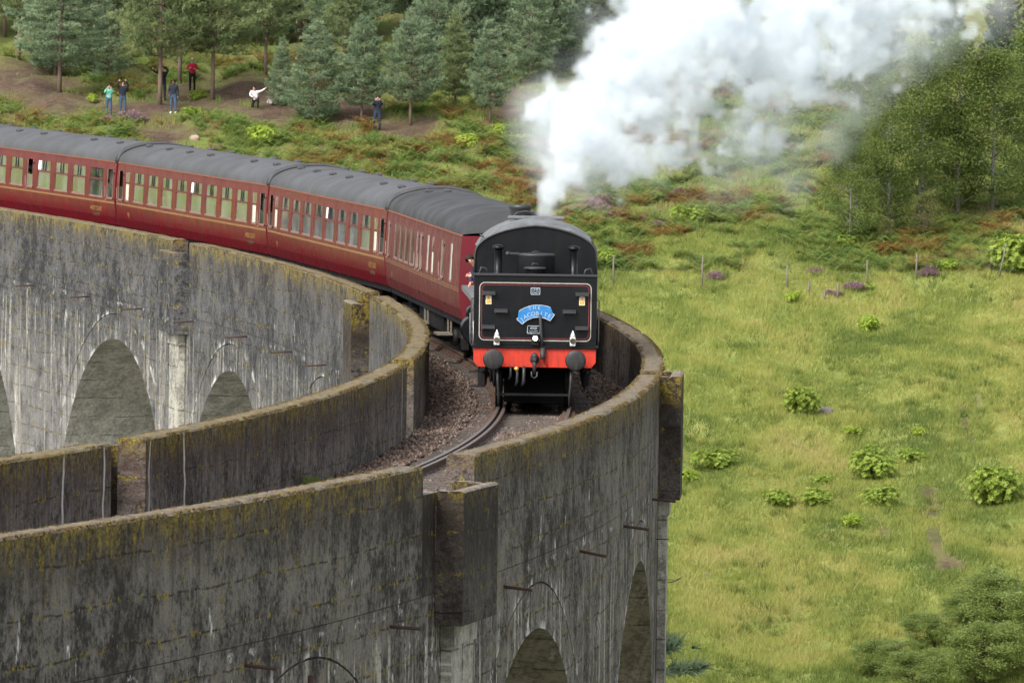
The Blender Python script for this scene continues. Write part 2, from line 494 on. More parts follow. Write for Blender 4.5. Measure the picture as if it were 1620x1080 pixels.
class MB:
    """collects shapes into one mesh; uv per vertex (used as along/height metres)"""

    def __init__(s):
        s.v = []; s.f = []; s.m = []; s.uv = []; s.sm = []; s.lime = []

    def vert(s, p, uv=None, lime=0.0):
        s.v.append(tuple(p)); s.uv.append(uv if uv else (p[0] + p[1], p[2])); s.lime.append(lime)
        return len(s.v) - 1

    def face(s, idx, m=0, sm=False):
        s.f.append(tuple(idx)); s.m.append(m); s.sm.append(sm)

    def quad(s, a, b, c, d, m=0):
        i = [s.vert(p) for p in (a, b, c, d)]
        s.face(i, m)

    def box(s, x0, x1, y0, y1, z0, z1, m=0, bev=0.0):
        if bev > 0:
            # chamfered on the vertical and top edges through a small bmesh
            bm = bmesh.new(); bmesh.ops.create_cube(bm, size=1)
            for v in bm.verts:
                v.co = Vector(((x0 + x1) / 2 + v.co.x * (x1 - x0), (y0 + y1) / 2 + v.co.y * (y1 - y0), (z0 + z1) / 2 + v.co.z * (z1 - z0)))
            bmesh.ops.bevel(bm, geom=list(bm.edges), offset=bev, segments=1, affect='EDGES', profile=.5)
            s.add_bm(bm, m); bm.free(); return
        i = [s.vert(p) for p in ((x0, y0, z0), (x1, y0, z0), (x1, y1, z0), (x0, y1, z0), (x0, y0, z1), (x1, y0, z1), (x1, y1, z1), (x0, y1, z1))]
        for q in ((3, 2, 1, 0), (4, 5, 6, 7), (0, 1, 5, 4), (1, 2, 6, 5), (2, 3, 7, 6), (3, 0, 4, 7)):
            s.face([i[k] for k in q], m)

    def add_bm(s, bm, m=0):
        bm.verts.index_update(); b = len(s.v)
        for v in bm.verts: s.vert(v.co)
        for f in bm.faces: s.face([b + v.index for v in f.verts], m, f.smooth)

    def tube(s, pts, rad, n=8, m=0, caps=True, sm=True):
        pts = [Vector(p) for p in pts]
        if not hasattr(rad, '__len__'): rad = [rad] * len(pts)
        rings = []
        prev = None
        for k, p in enumerate(pts):
            d = (pts[min(k + 1, len(pts) - 1)] - pts[max(k - 1, 0)])
            if d.length < 1e-9: d = Vector((0, 0, 1))
            d.normalize()
            if prev is None:
                a = d.orthogonal().normalized()
            else:
                a = (prev - d * prev.dot(d))
                a = a.normalized() if a.length > 1e-6 else d.orthogonal().normalized()
            prev = a; b = d.cross(a)
            rings.append([s.vert(p + (a * cos(2 * pi * j / n) + b * sin(2 * pi * j / n)) * rad[k]) for j in range(n)])
        for k in range(len(rings) - 1):
            for j in range(n):
                s.face((rings[k][j], rings[k][(j + 1) % n], rings[k + 1][(j + 1) % n], rings[k + 1][j]), m, sm)
        if caps:
            s.face(rings[0][::-1], m); s.face(rings[-1], m)

    def lathe(s, prof, origin, axis='z', n=16, m=0, sm=True):
        """prof: list of (radius, height) revolved about axis through origin"""
        o = Vector(origin); rings = []
        ax = {'x': (Vector((1, 0, 0)), Vector((0, 1, 0)), Vector((0, 0, 1))), 'y': (Vector((0, 1, 0)), Vector((0, 0, 1)), Vector((1, 0, 0))), 'z': (Vector((0, 0, 1)), Vector((1, 0, 0)), Vector((0, 1, 0)))}[axis]
        for r, h in prof:
            rings.append([s.vert(o + ax[0] * h + (ax[1] * cos(2 * pi * j / n) + ax[2] * sin(2 * pi * j / n)) * max(r, 1e-4)) for j in range(n)])
        for k in range(len(rings) - 1):
            for j in range(n):
                s.face((rings[k][j], rings[k][(j + 1) % n], rings[k + 1][(j + 1) % n], rings[k + 1][j]), m, sm)
        s.face(rings[0][::-1], m); s.face(rings[-1], m)

    def prism(s, poly, x0, x1, m=0, axis='x'):
        """poly of 2-D points extruded along axis (x: poly=(y,z); y: poly=(x,z))"""
        f = (lambda q, t: (t, q[0], q[1])) if axis == 'x' else ((lambda q, t: (q[0], t, q[1])) if axis == 'y' else (lambda q, t: (q[0], q[1], t)))
        a = [s.vert(f(q, x0)) for q in poly]; b = [s.vert(f(q, x1)) for q in poly]
        n = len(poly)
        for k in range(n):
            s.face((a[k], a[(k + 1) % n], b[(k + 1) % n], b[k]), m)
        s.face(a[::-1], m); s.face(b, m)

    def tbox(s, s0, s1, o0, o1, z0, z1, m=0, step=1.2, topm=None, chf=0.0, rough=0.0):
        """box in track coordinates; the section is chamfered at the top, optionally roughened"""
        n = max(1, int(round((s1 - s0) / step)))
        if chf > 0:
            sec = [(o0, z0), (o1, z0), (o1, z1 - chf), (o1 - chf * .8, z1 - chf * .25), (o1 - chf * 2, z1), (o0 + chf * 2, z1), (o0 + chf * .8, z1 - chf * .25), (o0, z1 - chf)]
        else:
            sec = [(o0, z0), (o1, z0), (o1, z1), (o0, z1)]
        rows = []
        for k in range(n + 1):
            ss = s0 + (s1 - s0) * k / n
            row = []
            for j, (oo, zz) in enumerate(sec):
                jz = jo = 0
                if rough and j >= 2:
                    jz = (random.random() - .5) * rough * (1.4 if j in (4, 5) else 1); jo = (random.random() - .5) * rough * .8
                row.append(s.vert(tp(ss, oo + jo, zz + jz), (ss, zz)))
            rows.append(row)
        L = len(sec)
        for k in range(n):
            for j in range(L):
                s.face((rows[k][j], rows[k + 1][j], rows[k + 1][(j + 1) % L], rows[k][(j + 1) % L]), m)
        s.face(rows[0], m); s.face(rows[-1][::-1], m)

    def mesh(s, name, mats, fix=True):
        me = bpy.data.meshes.new(name)
        me.from_pydata(s.v, [], s.f)
        for mt in (mats if isinstance(mats, (list, tuple)) else [mats]):
            me.materials.append(MATS[mt])
        me.polygons.foreach_set('material_index', s.m)
        me.polygons.foreach_set('use_smooth', s.sm)
        ul = me.uv_layers.new(name='UVMap')
        vi = np.empty(len(me.loops), np.int32); me.loops.foreach_get('vertex_index', vi)
        ul.data.foreach_set('uv', np.array(s.uv, np.float32)[vi].ravel())
        if any(s.lime):
            a = me.attributes.new('lime', 'FLOAT', 'POINT'); a.data.foreach_set('value', np.array(s.lime, np.float32))
        if fix:
            bm = bmesh.new(); bm.from_mesh(me); bmesh.ops.recalc_face_normals(bm, faces=bm.faces); bm.to_mesh(me); bm.free()
        me.update()
        return me

    def build(s, name, mats, parent=None, loc=None, fix=True, **kw):
        return link(name, s.mesh(name, mats, fix), parent, loc, **kw)


def copy_tree(o, parent=None):
    c = o.copy(); COL.objects.link(c); c.parent = parent
    for ch in list(o.children):
        copy_tree(ch, c)
    return c


def text_shape(txt, size):
    """flat triangulated letters in the xy plane, centred"""
    cu = bpy.data.curves.new('lettering', 'FONT'); cu.body = txt; cu.size = size; cu.align_x = 'CENTER'; cu.align_y = 'CENTER'
    ob = bpy.data.objects.new('lettering', cu); COL.objects.link(ob)
    dg = bpy.context.evaluated_depsgraph_get(); dg.update()
    me = bpy.data.meshes.new_from_object(ob.evaluated_get(dg))
    V = [v.co.copy() for v in me.vertices]; F = [tuple(p.vertices) for p in me.polygons]
    bpy.data.objects.remove(ob); bpy.data.curves.remove(cu); bpy.data.meshes.remove(me)
    return V, F


def put_text(mb, txt, size, fn, m=0):
    V, F = text_shape(txt, size); b = len(mb.v)
    for v in V: mb.vert(fn(v))
    for f in F: mb.face([b + k for k in f], m)


# ================================================================== THE SETTING
# ------------------------------------------------------------------ ground sheet
def nonuni(lo, a, b, hi, fine, n_out):
    mid = np.arange(a, b + fine, fine)
    left = a - (np.geomspace(1, 1 + (a - lo), n_out)[::-1] - 1)
    right = mid[-1] + (np.geomspace(1, 1 + (hi - mid[-1]), n_out) - 1)
    return np.concatenate([left[:-1], mid, right[1:]])


gx = nonuni(-2500, -44, 44, 2500, .55, 26)
gy = nonuni(-2500, 228, 470, 3600, .6, 34)
GX, GY = np.meshgrid(gx, gy)
GZ = ground_z(GX, GY)


def px_of(x, y, z):
    zz = z - CAM_H
    d = y * _c - zz * _s; u = zz * _c + y * _s
    d = np.where(d > 1, d, 1)
    X = FPX * x / d; Y = -FPX * u / d
    return 810 + X * cos(ROLL) - Y * sin(ROLL), 540 + X * sin(ROLL) + Y * cos(ROLL)


MUD_SPOTS = [((40, 130), 4.2, 8), ((110, 165), 3.2, 6), ((225, 172), 3.8, 5), ((300, 160), 3, 6), ((385, 150), 2.8, 7), ((420, 175), 2.6, 5),
             ((250, 215), 2.2, 3.5), ((640, 205), 2.2, 6), ((560, 180), 2.0, 6), ((800, 170), 1.5, 6),
             ((1525, 665), .3, 4), ((1535, 700), .35, 3.5), ((1548, 640), .25, 3), ((1475, 790), .7, 3), ((1470, 815), .6, 3), ((1480, 860), .55, 4), ((1500, 890), .9, 3), ((1400, 840), .5, 2)]
_mud = [(on_ground(*q), rx, ry) for q, rx, ry in MUD_SPOTS]


def mud_at(x, y):
    mval = np.zeros_like(x)
    wob = fbm(x / 1.3, y / 2.0, 31, 3) * 1.1
    for p, rx, ry in _mud:
        dd = ((x - p.x) / rx) ** 2 + ((y - p.y) / ry) ** 2
        mval = np.maximum(mval, np.clip(1.55 - dd - wob, 0, 1))
    return mval


def wood_at(x, y):
    return np.clip((y - 328 + (fbm(x / 4, y / 7, 77, 3) - .5) * 22) / 16, 0, 1)


bounce_grey = np.maximum(np.clip((225 - GY) / 8, 0, 1), np.clip((285 - GY) / 8, 0, 1) * (GX < 1)) * (GY > 40)  # mask of hidden floor greyed to neutralise bounce light under the viaduct
mud = mud_at(GX, GY); wood = wood_at(GX, GY)
GZ = GZ - mud * .08 * (GY < 322)
nxg, nyg = len(gx), len(gy)
ii = np.arange(nxg * nyg).reshape(nyg, nxg)
F = np.stack([ii[:-1, :-1], ii[:-1, 1:], ii[1:, 1:], ii[1:, :-1]], -1).reshape(-1, 4)
me = np_mesh('ground', np.stack([GX, GY, GZ], -1).reshape(-1, 3), F, 'ground', smooth=True)
for nm, a in (('mud', mud), ('wood', wood), ('bounce_grey', bounce_grey)):
    q = me.attributes.new(nm, 'FLOAT', 'POINT'); q.data.foreach_set('value', a.ravel().astype(np.float32))
tag(link('ground', me), 'grassy hillside rising from the valley floor behind the viaduct', kind='structure')

# ------------------------------------------------------------------ viaduct
viaduct = empty('viaduct', tp(-45, 0, -20))
tag(viaduct, 'long curved mass concrete railway viaduct with round arches and mossy parapets', 'viaduct')
VI = Vector(viaduct.location)


def vpart(mb, name, mats, parent=None):
    o = mb.build(name, mats)
    if parent is None:
        o.parent = viaduct; o.location = -VI
    else:
        o.parent = parent
    return o


PIERS = [-98.5, -80.8, -63.1, -45.0, -27.9, -10.0, 9.2, 28.2, 44.9, 61.5, 78.4, 100.4, 117.2, 134.0]
ZS, RA, ZTOP, ZBOT = -9.77, 7.62, -0.955, -26.0
for p0, p1 in zip(PIERS[:-1], PIERS[1:]):
    mb = MB(); c = (p0 + p1) / 2; hw = (p1 - p0) / 2 - .0015; ht = ZTOP - ZS
    ca = math.atan2(ht, hw)
    angs = sorted(set([pi * k / 44 for k in range(45)] + [ca, pi - ca]))

    def bound(a):
        b = 1e9
        if abs(cos(a)) > 1e-6: b = min(b, hw / abs(cos(a)))
        if sin(a) > 1e-6: b = min(b, ht / sin(a))
        return b
    for off, dirn, mt_ in ((OUT - .004, 1, 0), (INN + .004, -1, 1)):
        spec = [(RA, 0, .9), (RA + .07, 0, .5), (RA + .16, 0, 0), (8.345, 0, 0), (8.365, 0, .6), (8.365, .05, 0), (8.405, .05, 0), (8.405, 0, .8), (8.50, 0, .35), (8.62, 0, 0), (None, 0, 0)]
        rows = []
        for a in angs:
            b = bound(a); row = []
            for r_, dep, lm in spec:
                rr = b if r_ is None else min(r_, b)
                ss = c + rr * cos(a); zz = ZS + rr * sin(a)
                row.append(mb.vert(tp(ss, off - dirn * dep, zz), (ss, zz), lm))
            rows.append(row)
        for k in range(len(angs) - 1):
            for j in range(len(spec) - 1):
                mb.face((rows[k][j], rows[k + 1][j], rows[k + 1][j + 1], rows[k][j + 1]), mt_)
        for sg in (-1, 1):
            zs_ = [ZS, ZS - 4, ZS - 9, ZBOT]
            for za, zb in zip(zs_[:-1], zs_[1:]):
                q = [mb.vert(tp(c + sg * e, off, z_), (c + sg * e, z_)) for e, z_ in ((RA, za), (hw, za), (hw, zb), (RA, zb))]
                mb.face(q, mt_)
    N = 48; rows = []
    path = [(c + RA, ZBOT), (c + RA, ZS - 5)] + [(c + RA * cos(pi * k / N), ZS + RA * sin(pi * k / N)) for k in range(N + 1)] + [(c - RA, ZS - 5), (c - RA, ZBOT)]
    for ss, zz in path:
        rows.append([mb.vert(tp(ss, INN + .004 + (OUT - INN - .008) * j / 4, zz), ((OUT - INN) * j / 4 + ss * .3, zz)) for j in range(5)])
    for k in range(len(rows) - 1):
        for j in range(4):
            mb.face((rows[k][j], rows[k + 1][j], rows[k + 1][j + 1], rows[k][j + 1]), 2)
    # flat top under the parapets
    for k in range(12):
        sa, sb = c - hw + 2 * hw * k / 12, c - hw + 2 * hw * (k + 1) / 12
        mb.face([mb.vert(tp(x, o_, ZTOP), (x, o_)) for x, o_ in ((sa, INN + .004), (sb, INN + .004), (sb, OUT - .004), (sa, OUT - .004))], 0)
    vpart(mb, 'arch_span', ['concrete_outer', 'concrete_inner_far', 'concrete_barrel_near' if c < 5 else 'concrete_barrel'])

# parapets: panels between the refuges
#          gap_from gap_to  box_from box_to  box_top
REF_OUT = [(-82.6, -79.4, -82.0, -79.6, .85), (-46.8, -42.7, -45.8, -42.95, .64), (-10.6, -8.6, -10.9, -8.3, 1.04), (26.8, 29.6, 26.6, 29.8, .9), (60.2, 62.8, 60.0, 63.0, .9), (94, 96.5, 93.8, 96.7, .9)]
REF_INN = [(-82.6, -79.4, -82.0, -79.6, 1.0), (-46.3, -44.0, -46.9, -43.6, 1.12), (-11.8, -9.5, -12.2, -9.1, .95), (25.3, 27.7, 25.4, 27.8, 1.04), (59.9, 62.2, 59.9, 62.2, .95), (94, 96.5, 93.8, 96.7, .9)]


def parapet(o0, o1, top, refs, mats, side):
    edges = [-98] + [e for r_ in refs for e in (r_[0], r_[1])] + [128]
    for a, b in zip(edges[0::2], edges[1::2]):
        n = max(1, round((b - a) / 5.6))
        for k in range(n):
            sa = a + (b - a) * k / n; sb = a + (b - a) * (k + 1) / n
            mb = MB(); dj = random.uniform(-.003, .003)
            fine = -72 < sa < 30
            mb.tbox(sa + (.008 if k else 0), sb - (.008 if k < n - 1 else 0), o0 + dj, o1 + dj, ZTOP + .012, top, 0, .13 if fine else .6, None, .035, .014 if fine else .012)
            L = 8; nf = (len(mb.f) - 2) // L
            for q in range(nf):
                mb.m[q * L + 1] = 0 if side > 0 else 1
                mb.m[q * L + 7] = 1 if side > 0 else 0
            mb.m[-1] = mb.m[-2] = 1
            o = vpart(mb, 'parapet_panel', mats)


parapet(WO, OUT, HPO, REF_OUT, ['concrete_outer', 'concrete_track_side'], 1)
parapet(INN, -WI, HPI, REF_INN, ['concrete_inner_far', 'concrete_track_side'], -1)


def refuge(gap0, gap1, b0, b1, top, side, pale):
    W0 = OUT if side > 0 else INN
    pr = .44; wt = .24
    sgn = 1 if side > 0 else -1

    def bx(mb, s0, s1, a, b, z0, z1, m_=0, chf=0.0):
        lo, hi = sorted((W0 + sgn * a, W0 + sgn * b))
        mb.tbox(s0, s1, lo, hi, z0, z1, m_, .8, None, chf, .012 if chf else 0)
    mb = MB()
    bx(mb, b0, b1, .002, pr, -1.45, -.30)                       # solid lower box
    bx(mb, b0, b1, pr - wt, pr, -.30, top, 0, .03)             # front wall
    bx(mb, b0, b0 + wt, .002, pr - wt, -.30, top - .004, 0, .025)     # cheeks
    bx(mb, b1 - wt, b1, .002, pr - wt, -.30, top - .004, 0, .025)
    if b0 > gap0: bx(mb, gap0 + .003, b0 - .002, -.30, 0, ZTOP + .01, top - .006, 0, .025)
    if b1 < gap1: bx(mb, b1 + .002, gap1 - .003, -.30, 0, ZTOP + .01, top - .006, 0, .025)
    bx(mb, max(gap0, b0) + .004, min(gap1, b1) - .004, -TH, .0, ZTOP + .012, -.30)
    r_ = vpart(mb, 'refuge', ['concrete_refuge' if side > 0 or b0 < 40 else 'concrete_inner_far'])
    mb = MB()                                                   # corbel and pilaster below
    cm = (b0 + b1) / 2
    w2 = (b1 - b0) / 2
    bx(mb, cm - w2 * .66, cm + w2 * .66, .002, pr * .5, -1.80, -1.455)
    vpart(mb, 'corbel', ['concrete_pale'])
    mb = MB()
    bx(mb, cm - w2 * .62, cm - .05, .002, .17, ZBOT, -1.785)
    bx(mb, cm + .05, cm + w2 * .62, .002, .17, ZBOT, -1.785)
    bx(mb, cm - .048, cm + .048, .002, .11, ZBOT, -1.785)
    vpart(mb, 'pilaster', ['concrete_pale'])


for r_ in REF_OUT: refuge(*r_, 1, True)
for r_ in REF_INN: refuge(*r_, -1, True)

# rusty drain pipes sticking out of the walls
for s0 in (-90, -81.5, -73, -63.5, -57.5, -49.0, -39.8, -30.9, -23.1, -14.3, -5, 4):
    mb = MB()
    mb.tube([tp(s0, OUT - .2, -1.2 + random.uniform(-.05, .05)), tp(s0, OUT + .46, -1.27)], .026, 8)
    vpart(mb, 'drain_pipe', ['rust'])
for s0 in (88, 80.5, 73.6, 66.45, 59.2, 50.8, 42.8, 36.0, 21, 14, 6):
    mb = MB()
    mb.tube([tp(s0, INN + .2, -1.02), tp(s0, INN - .6, -1.06)], .024, 8)
    vpart(mb, 'drain_pipe', ['rust'])
# loose cable ends on the outer wall
mb = MB(); mb.tube([tp(-9.5 + .3 * k, OUT + .02 + .45 * sin(k / 9 * pi), -3.1 - .03 * k - .05 * sin(k)) for k in range(10)], .008, 5)
vpart(mb, 'loose_cable', ['wire'])
mb = MB(); mb.tube([tp(-11.5, OUT - .02, -2.2), tp(-11.5, OUT + .25, -2.2)], .012, 6)
vpart(mb, 'loose_cable', ['rust'])
mb = MB(); mb.tube([tp(-54.05, OUT + .03, -1.62), tp(-54.05, OUT + .03, -2.3)], .05, 8)
vpart(mb, 'drain_pipe', ['rust'])

# ------------------------------------------------------------------ ballast and track
ss = np.arange(-98, 128, .22); oo = np.linspace(-WI + .004, WO - .004, 27)
S2, O2 = np.meshgrid(ss, oo, indexing='ij')
zb = -.15 - .10 * np.clip((np.abs(O2) - 1.35) / .8, 0, 1) + (fbm(S2 * 1.1, O2 * 1.6, 51, 3) - .5) * .14 + RNG.uniform(-.014, .014, S2.shape)
zb = np.where(np.abs(O2) < 1.25, zb - .055, zb)
thh = S2 / R; rr = R + O2
V = np.stack([CX + rr * np.cos(thh), CY + rr * np.sin(thh), zb + GRAD * S2 + G2 * S2 ** 2], -1).reshape(-1, 3)
ii = np.arange(V.shape[0]).reshape(S2.shape)
F = np.stack([ii[:-1, :-1], ii[1:, :-1], ii[1:, 1:], ii[:-1, 1:]], -1).reshape(-1, 4)
tag(link('ballast_bed', np_mesh('ballast_bed', V, F, 'ballast_bed', smooth=True)), 'brown stone trackbed between the parapets', kind='structure')

# loose stones on the near stretch
N = 44000
sv = RNG.uniform(-66, 28, N); ov = RNG.uniform(-WI + .03, WO - .03, N)
zv = -.15 - .10 * np.clip((np.abs(ov) - 1.35) / .8, 0, 1) + (fbm(sv * 1.1, ov * 1.6, 51, 3) - .5) * .14
zv = np.where(np.abs(ov) < 1.25, zv - .06, zv)
r = RNG.uniform(.022, .048, N)
thv = sv / R
Pc = np.stack([CX + (R + ov) * np.cos(thv), CY + (R + ov) * np.sin(thv), zv + GRAD * sv + G2 * sv ** 2 + r * .3], -1)
octa = np.array([[1, 0, 0], [-1, 0, 0], [0, 1, 0], [0, -1, 0], [0, 0, 1], [0, 0, -1]], float)
of = np.array([[0, 2, 4], [2, 1, 4], [1, 3, 4], [3, 0, 4], [2, 0, 5], [1, 2, 5], [3, 1, 5], [0, 3, 5]])
ang = RNG.uniform(0, 2 * pi, N); ca, sa = np.cos(ang), np.sin(ang)
sh = octa[None] * RNG.uniform(.6, 1.3, (N, 6, 1)) * r[:, None, None] + RNG.normal(0, .15, (N, 6, 3)) * r[:, None, None]
X = sh[..., 0] * ca[:, None] - sh[..., 1] * sa[:, None]; Y = sh[..., 0] * sa[:, None] + sh[..., 1] * ca[:, None]
V = (np.stack([X, Y, sh[..., 2]], -1) + Pc[:, None]).reshape(-1, 3)
F = (of[None] + 6 * np.arange(N)[:, None, None]).reshape(-1, 3)
tag(link('ballast', np_mesh('ballast', V, F, 'ballast_stone', {'v': np.repeat(RNG.random(N), 8)})), 'loose brown and pinkish ballast stones around the sleepers', kind='stuff')

track = empty('railway_track', tp(-20, 0, -.2))
tag(track, 'single curved railway line laid in brown ballast on top of the viaduct', 'railway track')
TI = Vector(track.location)
mb = MB()                                                      # one sleeper, x along the track, y across
mb.box(-.125, .125, -1.3, 1.3, -.13, 0, 0, .012)
for y in (-.7525, .7525):
    mb.box(-.13, .13, y - .18, y + .18, .0005, .035, 1)
    mb.box(-.06, .06, y - .13, y - .05, .035, .09, 1); mb.box(-.06, .06, y + .05, y + .13, .035, .09, 1)
sl_me = mb.mesh('sleeper', ['sleeper_wood', 'rail_side'])
k = 0
s_ = -76.0
while s_ < 114:
    o = link('sleeper', sl_me, track, Vector(tp(s_, 0, -.155 + random.uniform(-.008, .008))) - TI, (0, 0, pi / 2 + s_ / R + random.uniform(-.012, .012)))
    s_ += .66


def rail(off, s0, s1, name, hgt=0.0):
    sec = [(-.065, -.15), (.065, -.15), (.065, -.135), (.01, -.12), (.01, -.045), (.035, -.035), (.035, -.006), (.028, 0), (-.028, 0), (-.035, -.006), (-.035, -.035), (-.01, -.045), (-.01, -.12), (-.065, -.135)]
    mb = MB(); rows = []
    n = int((s1 - s0) / .6)
    for q in range(n + 1):
        s2 = s0 + (s1 - s0) * q / n
        rows.append([mb.vert(tp(s2, off + a, b + hgt)) for a, b in sec])
    L = len(sec)
    for q in range(n):
        for j in range(L):
            mb.face((rows[q][j], rows[q + 1][j], rows[q + 1][(j + 1) % L], rows[q][(j + 1) % L]), 1 if j in (6, 7, 8) else 0)
    mb.face(rows[0]); mb.face(rows[-1])
    o = mb.build(name, ['rail_side', 'rail_top'], track, -TI)
    return o


rail(-.7525, -98, 128, 'rail'); rail(.7525, -98, 128, 'rail')
rail(-.7525 + .13, -98, 128, 'check_rail', -.01)

# ================================================================== THE TRAIN
def on_track(s_mid, half):
    a = Vector(tp(s_mid - half, 0, 0)); b = Vector(tp(s_mid + half, 0, 0)); c = (a + b) / 2; d = b - a
    return c, math.atan2(d.y, d.x), math.atan2(d.z, d.xy.length)


def vehicle(name, s_mid, half):
    c, rz, pit = on_track(s_mid, half)
    o = empty(name, c); o.rotation_euler = (0, -pit, rz)
    return o


# local axes of every vehicle: +x along the line away from the camera, +y towards the inside of the curve, z from rail top
SREAR = -4.476                     # rear buffer faces of the tender


def wheel_parts(root, x, rad, y, spokes=12, name='wheel'):
    """one wheelset: two wheels, each with tyre and spoked centre"""
    for sg in (-1, 1):
        mb = MB()
        yy = sg * y
        mb.lathe([(rad * .86, -.055), (rad * .99, -.055), (rad, -.03), (rad, .05), (rad + .028, .062), (rad + .028, .085), (rad * .86, .085)], (x, yy, rad), 'y' if sg < 0 else 'y', 28, 0)
        w = mb.build(name, ['loco_dark'], root)
        mb = MB()
        mb.lathe([(rad * .2, -.07), (rad * .2, .07)], (x, yy, rad), 'y', 12, 0)
        for k in range(spokes):
            a = 2 * pi * k / spokes + .1
            mb.tube([(x + cos(a) * rad * .15, yy, rad + sin(a) * rad * .15), (x + cos(a) * rad * .88, yy, rad + sin(a) * rad * .88)], .028, 5, 0)
        mb.build('spokes', ['loco_dark'], w)
    mb = MB(); mb.lathe([(.07, -y), (.07, y)], (x, 0, rad), 'y', 10, 0); mb.build('axle', ['loco_dark'], root)


# ------------------------------------------------------------------ tender (runs first, rear plate to the camera)
tl = 7.0
tender = vehicle('locomotive_tender', SREAR + .52 + tl / 2, 2.3)
tag(tender, 'black steam locomotive tender running first with red buffer beam and blue headboard', 'tender')
TX = -tl / 2                      # x of the rear plate


def T(mb, name, mats, parent=None, **kw):
    return mb.build(name, mats, parent or tender, **kw)


HW = 1.295
mb = MB(); mb.box(TX, tl / 2, -HW + .02, HW - .02, 1.36, 2.80, 0, .02); tank = T(mb, 'tank', ['loco_black'])
mb = MB(); mb.box(TX - .012, TX - .001, -HW, HW, 1.345, 2.82, 0, .004); rp = T(mb, 'rear_plate', ['loco_black'])
mb = MB(); mb.box(TX - .05, TX + .03, -HW - .02, HW + .02, 2.80, 2.85, 0, .008); T(mb, 'top_angle', ['loco_grey'], rp)
# lining: rounded rectangles of cream and red
def round_rect(y0, y1, z0, z1, r, n=7):
    pts = []
    for cy_, cz_, a0 in ((y1 - r, z1 - r, 0), (y0 + r, z1 - r, pi / 2), (y0 + r, z0 + r, pi), (y1 - r, z0 + r, 3 * pi / 2)):
        for k in range(n):
            a = a0 + pi / 2 * k / (n - 1); pts.append((cy_ + r * cos(a), cz_ + r * sin(a)))
    return pts


def ring_line(mb, y0, y1, z0, z1, r, w, x, m=0):
    a = round_rect(y0, y1, z0, z1, r); b = round_rect(y0 + w, y1 - w, z0 + w, z1 - w, max(r - w, .01)); n = len(a)
    ia = [mb.vert((x, *q)) for q in a]; ib = [mb.vert((x, *q)) for q in b]
    for k in range(n): mb.face((ia[k], ia[(k + 1) % n], ib[(k + 1) % n], ib[k]), m)


mb = MB(); ring_line(mb, -1.185, 1.185, 1.435, 2.665, .12, .021, TX - .016); T(mb, 'cream_lining', ['lining_cream'], rp)
mb = MB(); ring_line(mb, -1.135, 1.135, 1.485, 2.615, .09, .014, TX - .016); T(mb, 'red_lining', ['lining_red'], rp)
for y, z in ((.985, 2.46), (-.985, 2.46), (.72, 2.09), (-.72, 2.09), (.985, 1.745), (-.985, 1.745)):
    mb = MB(); mb.box(TX - .14, TX - .012, y - .14, y + .14, z - .012, z + .012, 0, .004); mb.box(TX - .14, TX - .13, y - .14, y + .14, z - .06, z - .0125); mb.box(TX - .10, TX - .013, y - .13, y - .11, z - .08, z - .0125); mb.box(TX - .10, TX - .013, y + .11, y + .13, z - .08, z - .0125)
    T(mb, 'footstep', ['loco_grey'], rp)
for y in (.985, -.985):
    mb = MB(); mb.box(TX - .022, TX - .013, y - .06, y + .06, 2.20, 2.385, 0); mb.box(TX - .0245, TX - .0222, y - .045, y + .045, 2.215, 2.28, 1); mb.prism([(y - .035, 2.30), (y + .035, 2.30), (y, 2.37)], TX - .0245, TX - .0222, 2)
    T(mb, 'warning_sign', ['sticker_cream', 'sticker_yellow', 'sticker_yellow'], rp)
# number plates
for z, w, h, l1, l2 in ((2.485, .10, .075, 'LMS', '45407'), (1.675, .135, .085, '4000', 'GALLONS')):
    mb = MB(); mb.box(TX - .022, TX - .013, -w + (0 if z > 2 else .03), w + (0 if z > 2 else .03), z - h, z + h, 0)
    pl = T(mb, 'number_plate', ['loco_dark'], rp)
    mb = MB(); yc = 0 if z > 2 else .03
    ring_line(mb, yc - w, yc + w, z - h, z + h, .02, .013, TX - .0235)
    put_text(mb, l1, .075, lambda v: (TX - .0235, yc - v.x, z + .028 + v.y)); put_text(mb, l2, .06 if z > 2 else .04, lambda v: (TX - .0235, yc - v.x, z - .035 + v.y))
    T(mb, 'plate_lettering', ['letter_silver'], pl)
# buffer beam
mb = MB(); mb.prism([(-1.29, .90 + .1), (-1.2, .885), (1.2, .885), (1.29, 1.0), (1.29, 1.285), (-1.29, 1.285)], TX - .06, TX + .02); beam = T(mb, 'buffer_beam', ['buffer_red'])
mb = MB(); mb.box(TX - .13, TX + .05, -1.34, 1.34, 1.288, 1.342, 0, .006); T(mb, 'footplate_edge', ['loco_black'])
mb = MB()
for k in range(26):
    y = -1.2 + 2.4 * k / 25
    for z in (1.255, .93): mb.lathe([(.011, -.0745), (.008, -.0605)][::1], (TX, y, z), 'x', 6)
for y in (-.34, .34, -1.14, 1.14):
    for z in (.99, 1.06, 1.13, 1.2): mb.lathe([(.011, -.0745), (.008, -.0605)], (TX, y, z), 'x', 6)
T(mb, 'rivets', ['buffer_red'], beam)['kind'] = 'stuff'
for sg in (-1, 1):
    y = sg * .8636
    mb = MB(); mb.lathe([(.16, -.06), (.16, -.10), (.125, -.12), (.115, -.36), (.09, -.365), (.075, -.47)], (TX, y, 1.055), 'x', 20); b_ = T(mb, 'buffer', ['loco_dark'])
    mb = MB(); mb.lathe([(.19, -.468), (.216, -.475), (.22, -.50), (.19, -.512), (.10, -.519), (.01, -.521)], (TX, y, 1.055), 'x', 28); T(mb, 'buffer_head', ['buffer_steel'], b_)
